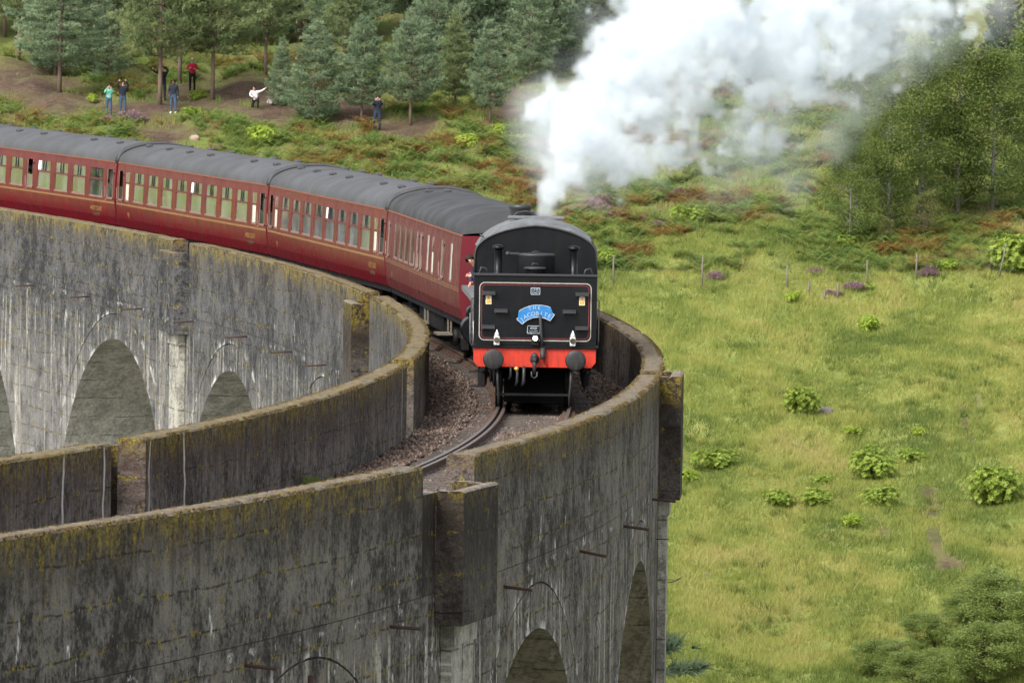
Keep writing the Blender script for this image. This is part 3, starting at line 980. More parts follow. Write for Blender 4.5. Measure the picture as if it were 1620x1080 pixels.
# lamps
for y, lit in ((.80, 0), (-.80, 0)):
    mb = MB(); mb.box(TX - .27, TX - .15, y - .06, y + .06, 1.345, 1.54, 0, .015); mb.lathe([(.06, 0), (.045, .035), (.04, .06), (.025, .08), (.01, .13)], (TX - .205, y, 1.542), 'z', 10, 0)
    la = T(mb, 'lamp', ['lamp_white'])
    mb = MB(); mb.lathe([(.055, -.30), (.06, -.2705)], (TX, y, 1.455), 'x', 14); T(mb, 'lens', ['glass_dark'], la)
mb = MB(); mb.box(TX - .25, TX - .13, -.09, .07, 1.345, 1.60, 0, .02); la = T(mb, 'lamp', ['loco_dark'])
mb = MB(); mb.lathe([(.075, -.30), (.078, -.2505)], (TX, -.01, 1.505), 'x', 18); T(mb, 'lens_rim', ['loco_dark'], la)
mb = MB(); mb.lathe([(.05, -.306), (.05, -.3005)], (TX, -.01, 1.505), 'x', 18); T(mb, 'lit_lens', ['lamp_lit'], la)
# vacuum standpipe and hoses
mb = MB(); mb.tube([(TX - .12, -.15, 1.20), (TX - .13, -.14, 1.5), (TX - .12, -.11, 1.92), (TX - .1, -.10, 1.99)], .036, 8); mb.tube([(TX - .16, -.17, 1.30), (TX - .17, -.17, 1.12), (TX - .17, -.17, 1.06)], .055, 8)
T(mb, 'vacuum_pipe', ['loco_grey'])
mb = MB(); mb.tube([(TX - .09, -.19, 1.15), (TX - .10, -.27, .9)], .018, 6); T(mb, 'hose_end', ['buffer_red'])
for y, r_, z0, bx_ in ((.22, .036, .50, .0), (.36, .03, .50, .0), (.50, .026, .62, .02)):
    mb = MB(); mb.tube([(TX - .10, y, .89), (TX - .16, y, .82), (TX - .17, y, z0 + .08), (TX - .12, y + .03, z0)], r_, 8); T(mb, 'hose', ['loco_grey'])
mb = MB(); mb.lathe([(.03, 0), (.05, .03), (.05, .07), (.03, .10)], (TX - .17, .375, .80), 'z', 10); mb.tube([(TX - .2, .43, .86), (TX - .2, .33, .84)], .018, 6); T(mb, 'brass_cock', ['brass'])
# drawhook and screw coupling
mb = MB(); mb.lathe([(.09, -.06), (.10, -.09), (.06, -.1), (.055, -.30), (.03, -.34)], (TX, 0, 1.055), 'x', 14); mb.lathe([(.06, 0), (.075, .05), (.06, .1), (.02, .13)], (TX - .22, 0, 1.07), 'z', 12)
mb.tube([(TX - .2, 0, 1.05), (TX - .28, 0, .97), (TX - .25, 0, .84), (TX - .2, 0, .74)], [.05, .045, .035, .02], 8)
mb.tube([(TX - .25, -.06, .8), (TX - .25, -.055, .70), (TX - .25, 0, .66), (TX - .25, .055, .70), (TX - .25, .06, .8)], .02, 6)
T(mb, 'drawhook', ['loco_grey'])
# headboard: bent strip, slightly tilted
def board_pt(u, v):
    a = u * .76
    r_ = .52 + v
    y, z = -r_ * sin(a), r_ * cos(a) - .52
    t = -.13
    return (y * cos(t) - z * sin(t), y * sin(t) + z * cos(t))


def board_strip(mb, u0, u1, v0, v1, x, m=0, n=14):
    A = [board_pt(u0 + (u1 - u0) * k / n, v0) for k in range(n + 1)]; B = [board_pt(u0 + (u1 - u0) * k / n, v1) for k in range(n + 1)]
    for k in range(n):
        mb.face([mb.vert((x, q[0], q[1] + 2.02)) for q in (A[k], A[k + 1], B[k + 1], B[k])], m)
    return A, B


mb = MB()
A, B = board_strip(mb, -.98, .98, -.085, .085, TX - .115, 0)
def board_top(mb, x, n=20):
    us = [-.86 + 1.72 * k / n for k in range(n + 1)]
    hv = [.0852 + .095 * min(1, (.86 - abs(u)) / .2) for u in us]
    for k in range(n):
        mb.face([mb.vert((x, q[0], q[1] + 2.02)) for q in (board_pt(us[k], .0852), board_pt(us[k + 1], .0852), board_pt(us[k + 1], hv[k + 1]), board_pt(us[k], hv[k]))], 0)


board_top(mb, TX - .115)
board_strip(mb, -.98, .98, -.085, .085, TX - .10, 0); board_top(mb, TX - .10)
hb = T(mb, 'headboard', ['board_blue'], fix=False)
mb = MB()
for a_ in ((-.98, .98, -.088, -.072), (-.98, -.945, -.088, .085), (.945, .98, -.088, .085), (-.98, -.86, .07, .086), (.86, .98, .07, .086), (-.66, .66, .168, .181)):
    board_strip(mb, *a_, TX - .1175)
T(mb, 'border', ['letter_silver'], hb, fix=False)['kind'] = 'stuff'
mb = MB()
for txt, v0, du, size in (('JACOBITE', -.005, .225, .125), ('THE', .118, .20, .10)):
    for k, ch in enumerate(txt):
        u = (k - (len(txt) - 1) / 2) * du
        p0 = board_pt(u, v0); p1 = board_pt(u + .02, v0); ex = Vector((p1[0] - p0[0], p1[1] - p0[1])).normalized()
        ey = Vector((ex.y, -ex.x)); ey = -ey if ey.y < 0 else ey
        put_text(mb, ch, size, lambda v: (TX - .1185, p0[0] + ex.x * v.x + ey.x * v.y, 2.02 + p0[1] + ex.y * v.x + ey.y * v.y))
T(mb, 'lettering', ['letter_silver'], hb, fix=False)['kind'] = 'stuff'
mb = MB(); mb.box(TX - .099, TX - .0135, -.03, .03, 1.93, 2.10); T(mb, 'bracket', ['loco_dark'], hb)
# arched bulkhead and things on the tank top
BX = TX + 1.45
arc = [(-HW, 2.801), (-HW, 3.20)] + [(HW * sin(a) * .999, 3.20 + .09 + (.535 * cos(a) ** .9 if cos(a) > 0 else 0) - .09 * (abs(sin(a)))) for a in [(-1 + 2 * k / 24) * pi / 2 for k in range(1, 24)]] + [(HW, 3.20), (HW, 2.801)]
mb = MB(); mb.prism(arc, BX, BX + .03); bh = T(mb, 'bulkhead', ['loco_black'])
mb = MB()
rim = [Vector((BX - .03, *q)) for q in arc]
mb.tube(rim, .022, 6); T(mb, 'edge_beading', ['loco_grey'], bh)
for y in (.80, -.80):
    mb = MB(); mb.lathe([(.10, 0), (.10, .04), (.082, .05), (.082, .50), (.088, .51), (.088, .545), (.12, .55), (.128, .575), (.115, .61), (.07, .635), (.01, .645)], (TX + .55, y, 2.801), 'z', 18); T(mb, 'vent_pipe', ['loco_black'])
mb = MB(); mb.lathe([(.40, 0), (.40, .40), (.415, .41), (.415, .44), (.38, .46), (.02, .475)], (TX + .75, .0, 2.801), 'z', 24); mb.box(TX + .55, TX + .6, .36, .62, 3.24, 3.28); mb.lathe([(.05, 0), (.055, .05), (.03, .09)], (TX + .575, .6, 3.21), 'z', 10)
mb.tube([(TX + .6, -.1, 3.28), (TX + .6, 0, 3.31), (TX + .6, .1, 3.28)], .012, 6); T(mb, 'filler_tower', ['loco_grey'])
mb = MB(); mb.lathe([(.15, 0), (.15, .13), (.235, .14), (.245, .165), (.22, .185), (.02, .20)], (TX + .25, .02, 2.801), 'z', 22); mb.tube([(TX + .25, -.05, 2.98), (TX + .25, -.03, 3.06), (TX + .25, .07, 3.06), (TX + .25, .09, 2.98)], .014, 6); T(mb, 'filler_lid', ['loco_grey'])
for sg in (-1, 1):
    mb = MB(); mb.tube([(TX + .2, sg * 1.02, 2.80), (TX + .2, sg * 1.05, 2.94), (TX + .2, sg * 1.15, 2.97), (TX + .2, sg * 1.20, 2.80)], .022, 8); T(mb, 'lifting_eye', ['loco_grey'])
    # coal space side sheets running forward to the cab
    mb = MB(); sec = [(sg * HW, 2.801), (sg * HW, 3.18), (sg * 1.18, 3.42), (sg * 1.14, 3.40), (sg * (HW - .03), 3.16), (sg * (HW - .03), 2.801)]
    mb.prism(sec, BX + .031, tl / 2); T(mb, 'coal_side', ['loco_black'])
    # frames, axleboxes, springs
    mb = MB(); prof = [(TX + .02, 1.34), (TX + .02, .95), (TX + .5, .72), (TX + .9, .45), (TX + 1.5, .45), (TX + 1.9, .75), (TX + 2.8, .75), (TX + 3.1, .45), (TX + 3.7, .45), (TX + 4.1, .75), (TX + 4.9, .75), (TX + 5.2, .45), (TX + 5.9, .45), (TX + 6.3, .8), (TX + 6.9, .95), (TX + 6.9, 1.34)]
    mb.prism(prof, sg * 1.02 - .012, sg * 1.02 + .012, 0, 'y'); fr_ = T(mb, 'frame', ['loco_dark'])
    for x in (TX + 1.2, TX + 3.4, TX + 5.55):
        mb = MB(); mb.box(x - .13, x + .13, sg * 1.035 if sg > 0 else sg * 1.20, sg * 1.20 if sg > 0 else sg * 1.035, .40, .74, 0, .015)
        for k in range(6):
            w_ = .5 - .07 * k; mb.box(x - w_, x + w_, min(sg * 1.05, sg * 1.14), max(sg * 1.05, sg * 1.14), .76 + .02 * k, .778 + .02 * k)
        T(mb, 'axlebox', ['loco_dark'], fr_)
    mb = MB()
    for zz in (.44, .75): mb.box(TX + .1, TX + .38, min(sg * 1.1, sg * 1.38), max(sg * 1.1, sg * 1.38), zz, zz + .03)
    mb.box(TX + .10, TX + .12, min(sg * 1.15, sg * 1.19), max(sg * 1.15, sg * 1.19), .47, 1.3); T(mb, 'step', ['loco_dark'])
    mb = MB(); mb.tube([(TX + .15, sg * .78, .9), (TX + .05, sg * .77, .55), (TX + .12, sg * .75, .28), (TX + .14, sg * .75, .06)], [.035, .03, .03, .025], 6); T(mb, 'guard_iron', ['loco_grey'])
    mb = MB(); mb.tube([(TX + .02, sg * 1.335, 1.36), (TX + .02, sg * 1.345, 1.5), (TX + .02, sg * 1.345, 2.3), (TX + .02, sg * 1.30, 2.32)], .014, 6); T(mb, 'handrail', ['loco_grey'])
mb = MB(); mb.box(TX + .18, TX + .24, -.8, .8, .27, .32); T(mb, 'brake_beam', ['loco_dark'])
mb = MB(); mb.box(TX + .35, TX + 6.9, -.98, .98, .8, 1.355); T(mb, 'underframe', ['underside_shade'])  # shade below the tank is put into this part's colour
mb = MB(); mb.box(TX + .5, TX + 6.2, -.64, .64, .12, .799); T(mb, 'well_shade_box', ['underside_shade'])  # box added to shut light out below; its black paints the shade
for x in (TX + 1.2, TX + 3.4, TX + 5.55): wheel_parts(tender, x, .64, .735, 10)
# coal
mb = MB()
bm = bmesh.new(); bmesh.ops.create_grid(bm, x_segments=26, y_segments=14, size=1)
for v in bm.verts: v.co = Vector((BX + .1 + (v.co.x + 1) / 2 * 4.0, v.co.y * 1.1, 2.95 + .28 * (1 - v.co.y ** 2) + random.uniform(0, .16)))
mb.add_bm(bm); bm.free(); T(mb, 'coal', ['coal'], fix=False)

# ------------------------------------------------------------------ locomotive
ll = 11.6
loco = vehicle('steam_locomotive', SREAR + .52 + tl + .25 + ll / 2, 3.2)
tag(loco, 'black steam locomotive behind its tender with grey cab roof and steaming chimney', 'locomotive')
LX = -ll / 2


def Lp(mb, name, mats, parent=None, **kw):
    return mb.build(name, mats, parent or loco, **kw)


# cab
mb = MB()
for sg in (-1, 1):
    y0, y1 = sorted((sg * 1.27, sg * 1.305))
    mb.box(LX + .0, LX + 1.6, y0, y1, 1.35, 2.42); mb.box(LX + .95, LX + 1.6, y0, y1, 2.42, 3.2); mb.box(LX, LX + .1, y0, y1, 2.42, 3.2)
mb.box(LX + 1.56, LX + 1.6, -1.269, 1.269, 1.35, 2.0)
cabw = Lp(mb, 'cab_side', ['loco_black'])


def roof_sec(hw, z0, z1, n=16, t=.03):
    o_ = [(hw * sin(a), z0 + (z1 - z0) * (cos(a) - cos(1.25)) / (1 - cos(1.25))) for a in [-1.25 + 2.5 * k / n for k in range(n + 1)]]
    k = hw / o_[-1][0]; o_ = [(q[0] * k, q[1]) for q in o_]
    return o_ + [(q[0] * .985, q[1] - t) for q in o_[::-1]]


mb = MB(); mb.prism(roof_sec(1.315, 3.2, 3.83), LX - .25, LX + 1.75); rf = Lp(mb, 'cab_roof', ['loco_roof'])
mb = MB(); mb.box(LX + .4, LX + 1.0, -.62, .62, 3.80, 3.87, 0, .02); Lp(mb, 'roof_ventilator', ['loco_roof'], rf)
mb = MB(); mb.tube([(LX + .2, sg_ * 1.18, 3.46) for sg_ in (-1, 1)], .01, 5) if False else mb.tube([(LX - .2, 1.2, 3.42), (LX + 1.7, 1.2, 3.42)], .018, 6); mb.tube([(LX - .2, -1.2, 3.42), (LX + 1.7, -1.2, 3.42)], .018, 6); Lp(mb, 'rain_strip', ['loco_grey'], rf)
mb = MB(); rws = []
for q, (xx, dz, sag) in enumerate(((LX - .27, .012, 0), (LX - .7, -.02, .05), (LX - 1.2, -.06, .12), (LX - 1.75, -.11, .20))):
    sec_ = roof_sec(1.315, 3.2, 3.83, 20)[:21]
    rws.append([mb.vert((xx, y_ * (1 - .01 * q), z_ + dz + .02 - sag * max(0, 1 - (abs(y_) / .62) ** 2) ** .7 * (1 if q else 0))) for y_, z_ in sec_[2:-2]])
for q in range(3):
    for j in range(len(rws[0]) - 1): mb.face((rws[q][j], rws[q + 1][j], rws[q + 1][j + 1], rws[q][j + 1]), 0, True)
Lp(mb, 'storm_sheet', ['loco_roof'], rf, fix=False)
fbz = 2.55
mb = MB(); mb.prism([(.98 * sin(a), fbz + .08 + (.86 * cos(a) if cos(a) > 0 else 1.2 * cos(a))) for a in [2 * pi * k / 28 for k in range(28)]], LX + 1.61, LX + 4.3); Lp(mb, 'firebox', ['loco_black'])
mb = MB(); mb.lathe([(.86, 4.301), (.86, 5.2), (.79, 9.0)], (LX, 0, fbz), 'x', 32); bo = Lp(mb, 'boiler', ['loco_black'])
for x in (5.3, 6.8, 8.2):
    mb = MB(); r_ = .86 - (x - 5.2) / 3.8 * .07 + .012; mb.lathe([(r_, x), (r_, x + .06)], (LX, 0, fbz), 'x', 32); Lp(mb, 'boiler_band', ['loco_grey'], bo)
mb = MB(); mb.lathe([(.80, 9.001), (.80, 10.7), (.78, 10.75), (.3, 10.85), (.02, 10.86)], (LX, 0, fbz), 'x', 32); Lp(mb, 'smokebox', ['loco_dark'])
mb = MB(); mb.lathe([(.36, 0), (.27, .10), (.235, .2), (.235, .48), (.275, .52), (.275, .60), (.2, .6), (.19, .3)], (LX + 9.9, 0, fbz + .74), 'z', 22); Lp(mb, 'chimney', ['loco_grey'])
mb = MB(); mb.lathe([(.42, 0), (.36, .1), (.335, .2), (.32, .36), (.22, .47), (.02, .51)], (LX + 6.6, 0, fbz + .78), 'z', 22); Lp(mb, 'dome', ['loco_black'])
for y in (-.17, .17):
    mb = MB(); mb.lathe([(.075, 0), (.075, .13), (.055, .15), (.055, .28), (.02, .3)], (LX + 2.6, y, fbz + .92), 'z', 12); Lp(mb, 'safety_valve', ['loco_grey'])
mb = MB(); mb.lathe([(.04, 0), (.04, .1), (.06, .11), (.06, .25)], (LX + 2.0, .3, fbz + .88), 'z', 10); Lp(mb, 'whistle', ['loco_grey'])
for sg in (-1, 1):
    y0, y1 = sorted((sg * .75, sg * 1.30))
    mb = MB(); mb.box(LX + 1.62, LX + 11.2, y0, y1, 1.915, 1.95); mb.box(LX + 1.62, LX + 11.2, sg * 1.30 - .01, sg * 1.30 + .01, 1.84, 1.949); rb = Lp(mb, 'running_board', ['loco_roof'])
    mb = MB(); mb.tube([(LX + 1.7, sg * 1.02, 2.75), (LX + 10.6, sg * .95, 2.75)], .018, 6)
    for k in range(7): mb.tube([(LX + 1.9 + 1.4 * k, sg * .84, 2.68), (LX + 1.9 + 1.4 * k, sg * 1.0, 2.75)], .014, 5)
    Lp(mb, 'handrail', ['loco_grey'])
    yc = sg * 1.06
    mb = MB(); mb.lathe([(.29, 9.2), (.31, 9.25), (.31, 10.15), (.29, 10.2)], (LX, yc, .98), 'x', 20); mb.lathe([(.17, 9.15), (.17, 10.3)], (LX, yc, 1.36), 'x', 16); mb.box(LX + 9.25, LX + 10.15, min(sg * .6, sg * 1.0), max(sg * .6, sg * 1.0), .9, 1.85); Lp(mb, 'cylinder', ['loco_black'])
    mb = MB(); mb.box(LX + 7.6, LX + 9.2, yc - .03, yc + .03, 1.13, 1.2); mb.box(LX + 7.6, LX + 9.2, yc - .03, yc + .03, .77, .84); mb.box(LX + 7.9, LX + 8.25, yc - .08, yc + .08, .845, 1.125); Lp(mb, 'crosshead', ['steel_rod'])
    yr = sg * 1.17
    mb = MB(); mb.box(LX + 5.4, LX + 8.1, yr - .025, yr + .025, .72, .85); mb.box(LX + 3.2, LX + 7.4, sg * 1.09 - .02, sg * 1.09 + .02, .56, .67); Lp(mb, 'connecting_rod', ['steel_rod'])
    mb = MB(); mb.tube([(LX + 5.5, yr, .65), (LX + 6.4, yr, 1.35), (LX + 6.6, yr, 1.75)], .035, 6); mb.tube([(LX + 6.4, yr, 1.3), (LX + 8.9, yr - sg * .1, 1.38)], .03, 6); mb.tube([(LX + 8.1, yr, .98), (LX + 8.5, yr, .7), (LX + 8.6, yr, 1.4)], .028, 6); mb.box(LX + 6.3, LX + 6.5, yr - .05, yr + .05, 1.15, 1.6); Lp(mb, 'valve_gear', ['steel_rod'])
    mb = MB(); mb.box(LX + .1, LX + 11.2, sg * .6 - .015, sg * .6 + .015, .62, 1.5); Lp(mb, 'frame', ['loco_dark'])
    mb = MB(); mb.box(LX + .1, LX + .5, min(sg * 1.0, sg * 1.32), max(sg * 1.0, sg * 1.32), .45, .48); mb.box(LX + .1, LX + .5, min(sg * 1.0, sg * 1.32), max(sg * 1.0, sg * 1.32), .85, .88); mb.box(LX + .48, LX + .5, sg * 1.15 - .1, sg * 1.15 + .1, .48, 1.35); Lp(mb, 'step', ['loco_dark'])
    mb = MB(); mb.tube([(LX + .05, sg * 1.33, 1.4), (LX + .05, sg * 1.34, 2.6)], .016, 6); Lp(mb, 'handrail', ['steel_rod'])
    mb = MB(); mb.tube([(LX + 1.0 + .2 * k, sg * (1.0 + .05 * sin(k)), 1.75 - .05 * cos(k * 2)) for k in range(26)], .03, 6); mb.box(LX + 2.2, LX + 2.7, sg * 1.05 - .12, sg * 1.05 + .12, 1.4, 1.84); Lp(mb, 'pipework', ['loco_grey'])
for x in (2.9, 5.1, 7.3): wheel_parts(loco, LX + x, .80, .735, 16, 'driving_wheel')
wheel_parts(loco, LX + 10.3, .48, .735, 9)
mb = MB(); mb.box(LX + 11.2, LX + 11.28, -1.2, 1.2, .88, 1.28); mb.box(LX + 10.7, LX + 11.25, -1.2, 1.2, 1.282, 1.32); Lp(mb, 'buffer_beam', ['loco_dark'])

# ------------------------------------------------------------------ coaches
LB = 19.95; ZB, ZG, ZR = 1.09, 3.085, 3.68
PITCH_C = 20.3


def side_y(z):
    return float(np.interp(z, [1.0, 1.09, 1.35, 1.75, 2.2, 2.7, 3.085], [1.25, 1.285, 1.355, 1.395, 1.40, 1.375, 1.33]))


ZW0, ZW1, ZV = 1.93, 2.86, 2.50


def coach(kind):
    root = empty('railway_coach')
    h = LB / 2
    # openings on a side: (x centre, width, type); x runs away from the camera
    ops = []
    if kind == 'open':
        ops += [(-h + .55, .62, 'door'), (-h + 1.52, .50, 'frost')]
        ops += [(-h + 3.1 + 1.965 * k, 1.46, 'win') for k in range(8)]
        ops += [(h - 1.52, .50, 'frost'), (h - .55, .62, 'door')]
    elif kind == 'saloon':
        ops += [(-h + .55, .62, 'door')]
        ops += [(-h + 2.0 + 1.92 * k, 1.44, 'win') for k in range(4)]
        ops += [(-h + 9.35, .62, 'door')]
        ops += [(-h + 10.9 + 1.92 * k, 1.44, 'win') for k in range(4)]
        ops += [(h - .55, .62, 'door')]
    else:
        ops += [(-h + 2.2, .55, 'slit'), (-h + 4.4, .72, 'door'), (-h + 6.9, .50, 'frost'), (-h + 8.2, .50, 'slit'), (-h + 10.0, .66, 'door'), (-h + 11.0, .66, 'door')]
        ops += [(-h + 12.5 + 1.5 * k, 1.12, 'dark') for k in range(4)] + [(h - .75, .6, 'door')]
    ops.sort()
    mats = ['maroon_worn' if kind == 'brake' else 'maroon']
    xe = [-h]
    for c, w, t in ops: xe += [c - w / 2, c + w / 2]
    xe.append(h)
    ze = [ZB, 1.22, 1.35, 1.55, 1.75, ZW0, ZV, ZW1, ZG]
    sides = []
    for sg in (-1, 1):
        mb = MB()
        for i in range(len(xe) - 1):
            for j in range(len(ze) - 1):
                if i % 2 == 1 and ze[j] >= ZW0 - 1e-6 and ze[j + 1] <= ZW1 + 1e-6: continue
                mb.face([mb.vert((x, sg * side_y(z), z)) for x, z in ((xe[i], ze[j]), (xe[i + 1], ze[j]), (xe[i + 1], ze[j + 1]), (xe[i], ze[j + 1]))], 0)
            if i % 2 == 1:      # reveals
                d = .016
                x0, x1 = xe[i], xe[i + 1]
                for z in (ZW0, ZW1):
                    mb.face([mb.vert(p) for p in ((x0, sg * side_y(z), z), (x1, sg * side_y(z), z), (x1, sg * (side_y(z) - d), z), (x0, sg * (side_y(z) - d), z))], 0)
                for x in (x0, x1):
                    mb.face([mb.vert(p) for p in ((x, sg * side_y(ZW0), ZW0), (x, sg * side_y(ZW1), ZW1), (x, sg * (side_y(ZW1) - d), ZW1), (x, sg * (side_y(ZW0) - d), ZW0))], 0)
        sides.append(mb.build('side_wall', mats, root))
    body = sides[1]
    mb = MB()
    sec = [(side_y(z), z) for z in ze] + [(1.30 * sin(a), ZG + .01 + (ZR - ZG) * cos(a) ** .8) for a in [pi / 2 * (1 - k / 10) for k in range(1, 11)]]
    sec = sec + [(-y, z) for y, z in sec[::-1]]
    low = [(side_y(z), z) for z in ze]; low = low + [(-y, z) for y, z in low[::-1]]
    for x in (-h, h):
        mb = MB(); mb.face([mb.vert((x, y, z)) for y, z in (low if kind == 'brake' and x < 0 else sec)], 0)
        e_o = mb.build('end_wall', ['coach_end'], root)
        if x < 0: en = e_o
    for sg in (-1, 1):
        mb = MB()
        mb.box(sg * h if sg > 0 else -h - .14, h + .14 if sg > 0 else -h, -.55, .55, 1.1, 3.25 if kind != 'brake' else 3.06, 0, .02)
        mb.tube([(sg * (h + .03), .75, 1.3), (sg * (h + .05), .75, 1.2), (sg * (h + .05), .72, 3.1)], .03, 6)
        for y in (-.62, .62): mb.lathe([(.09, 0), (.09, .25), (.2, .26), (.2, .3)] if sg > 0 else [(.2, -.3), (.2, -.26), (.09, -.25), (.09, 0)], (sg * (h - .15), y * 1.39, 1.02), 'x', 14)
        mb.build('gangway', ['loco_dark'], root)
    # roof with domed ends
    mb = MB(); rows = []
    prof = [-h, -h + .03, -h + .10, -h + .22, -h + .42, -h + .65, -h + .9, -h + 1.3] + list(np.linspace(-h + 2.3, h - 2.3, 10)) + [h - .8, h - .42, h - .16, h - .04, h]
    for x in prof:
        e_ = min(x + h, h - x); k = max(.02, (1 - max(0, 1 - (x + h) / 1.3) ** 2)) ** .5 if kind == 'brake' and x < 0 else 1 - .10 * max(0, 1 - e_ / .3) ** 2
        row = []
        for q in range(21):
            a = -pi / 2 + pi * q / 20
            y = 1.345 * sin(a) * (1 if abs(sin(a)) < .98 else 1.0); z = ZG + .005 + (ZR - ZG) * (max(0, cos(a)) ** .85) * k
            row.append(mb.vert((x, y, z)))
        rows.append(row)
    for i in range(len(rows) - 1):
        for j in range(20): mb.face((rows[i][j], rows[i][j + 1], rows[i + 1][j + 1], rows[i + 1][j]), 0, True)
    rf = mb.build('roof', ['coach_roof_dark' if kind == 'brake' else 'coach_roof'], root)
    mb = MB()
    if kind != 'brake':
        for e_ in (-h, h):
            pts = [(e_ * .999, 1.36 * sin(-pi / 2 + pi * q / 20), ZG + .01 + (ZR - ZG + .012) * max(0, cos(-pi / 2 + pi * q / 20)) ** .85) for q in range(21)]
            mb.tube(pts, .05, 6); mb.build('roof_rib', ['dark_vent'], rf); mb = MB()
    else:
        pts = [(h - .1, 1.36 * sin(-pi / 2 + pi * q / 20), ZG + .01 + (ZR - ZG + .012) * max(0, cos(-pi / 2 + pi * q / 20)) ** .85) for q in range(21)]
        mb.tube(pts, .04, 6); mb.build('roof_rib', ['dark_vent'], rf)
    vs = ([(-h + 1.6 + 2.8 * k + (.35 if sg > 0 else 0), sg * .62) for k in range(7) for sg in (1, -1) if (k * 7 + sg) % 5] if kind != 'brake' else [(h - 2.4, .5), (h - 3.3, .1)])
    for x, y in vs:
        a = math.asin(y / 1.345); z = ZG + (ZR - ZG) * cos(a) ** .85
        mb = MB(); mb.box(x - .16, x + .16, y - .09, y + .09, z - .02, z + .075, 0, .03); mb.build('roof_vent', ['dark_vent'], rf)
    # gutter, lining
    for sg in (-1, 1):
        mb = MB(); y0, y1 = sorted((sg * 1.325, sg * 1.362)); mb.box(-h, h, y0, y1, ZG - .012, ZG + .022); mb.build('gutter', ['lining_orange'], body)
        for za, zb in ([(1.772, 1.828)] if kind != 'brake' else [(1.765, 1.782), (1.82, 1.838)]):
            mb = MB(); yl = sg * (side_y((za + zb) / 2) + .003)
            xs_ = [-h + .02, -h + .02] ; mb.quad((-h + .01, yl, za), (h - .01, yl, za), (h - .01, yl, zb), (-h + .01, yl, zb)); mb.build('waist_lining', ['lining_gold'], body)
    # windows and doors
    vis = 0
    for c, w, t in ops:
        for sg in (-1, 1):
            def yy(z, d): return sg * (side_y(z) - d)
            mb = MB(); fw = .035 if t != 'door' else .03
            x0, x1 = c - w / 2, c + w / 2

            def bar(xa, xb, za, zb_, d0=-.004, d1=.011, m_=0):
                P_ = [(xa, yy(za, d0), za), (xb, yy(za, d0), za), (xb, yy(zb_, d0), zb_), (xa, yy(zb_, d0), zb_)]
                Q_ = [(xa, yy(za, d1), za), (xb, yy(za, d1), za), (xb, yy(zb_, d1), zb_), (xa, yy(zb_, d1), zb_)]
                i = [mb.vert(p) for p in P_ + Q_]
                for f in ((0, 1, 2, 3), (7, 6, 5, 4), (0, 4, 5, 1), (1, 5, 6, 2), (2, 6, 7, 3), (3, 7, 4, 0)): mb.face([i[q] for q in f], m_)
            bar(x0 - .01, x1 + .01, ZW0 - .02, ZW0 + fw); bar(x0 - .01, x1 + .01, ZW1 - fw * .6, ZW1 + .015, m_=1)
            bar(x0 - .01, x0 + fw, ZW0 + fw, ZW1 - fw * .6, m_=1 if t == 'win' else 0); bar(x1 - fw, x1 + .01, ZW0 + fw, ZW1 - fw * .6, m_=1 if t == 'win' else 0)
            if t in ('win', 'frost'):
                bar(x0 + fw, x1 - fw, ZV - .03, ZV + .02, m_=1)
            if t == 'win':
                for xx in (c - .16, c + .10):
                    bar(xx, xx + .06, ZV + .02, ZW1 - fw * .6, -.001, .011, 2)
            nm = 'door' if t == 'door' else 'window'
            wo = mb.build(nm, ['window_frame', 'vent_frame', 'loco_dark'], body)
            mb = MB(); d = .012
            if t == 'door':
                zp = ZW0 if kind == 'brake' else 1.0
                z0 = ZW0
                z1 = ZW1 if sg < 0 or kind == 'brake' else ZW0 + .42
                mb.quad((x0, yy(z0, d), z0), (x1, yy(z0, d), z0), (x1, yy(z1, d), z1), (x0, yy(z1, d), z1)); mb.build('pane', ['glass'], wo)
                mb = MB()
                for xx in (x0 - .09, x1 + .08): bar(xx, xx + .014, ZB + .02, ZG - .1, -.004, .0)
                for f_ in mb.f: pass
                for zz in (1.3, 1.9, 2.7): bar(x0 - .13, x0 - .05, zz, zz + .05, -.018, .0)
                bar(x1 + .02, x1 + .06, 1.95, 2.3, -.05, -.03, 1); bar(x1 - .02, x1 + .06, 1.86, 1.9, -.035, .0, 1)
                mb.build('door_fittings', ['loco_dark', 'window_frame'], wo)
            else:
                za = ZW0 + .01
                mt_ = {'win': 'glass', 'frost': 'glass', 'slit': 'glass_frosted', 'dark': 'glass_dark'}[t]
                if t == 'frost':
                    mb.quad((x0, yy(za, d), za), (x1, yy(za, d), za), (x1, yy(ZV - .03, d), ZV - .03), (x0, yy(ZV - .03, d), ZV - .03)); mb.build('pane', ['cream_panel'], wo)
                    mb = MB(); mb.quad((x0, yy(ZV + .02, d), ZV + .02), (x1, yy(ZV + .02, d), ZV + .02), (x1, yy(ZW1, d), ZW1), (x0, yy(ZW1, d), ZW1)); mb.build('pane', ['glass'], wo)
                else:
                    mb.quad((x0, yy(za, d), za), (x1, yy(za, d), za), (x1, yy(ZW1, d), ZW1), (x0, yy(ZW1, d), ZW1)); mb.build('pane', [mt_], wo)
                if t == 'win' and sg > 0:
                    vis += 1
                    if vis == 4:
                        mb = MB(); mb.quad((x1 - .36, yy(ZV + .03, .006), ZV + .03), (x1 - .04, yy(ZV + .03, .006), ZV + .03), (x1 - .04, yy(ZW1 - .03, .006), ZW1 - .03), (x1 - .36, yy(ZW1 - .03, .006), ZW1 - .03)); mb.build('notice', ['white_notice'], wo)
    # interior
    mb = MB(); mb.box(-h + .05, h - .05, -1.22, 1.22, 1.11, 1.16); mb.box(-h + .05, h - .05, -1.2, 1.2, 2.99, 3.02)
    for x in ((-h + 1.05, h - 1.05) if kind != 'brake' else (-h + 8, h - 2)): mb.box(x - .02, x + .02, -1.24, 1.24, 1.165, 2.985)
    mb.build('interior_lining', ['interior_cream'], root)
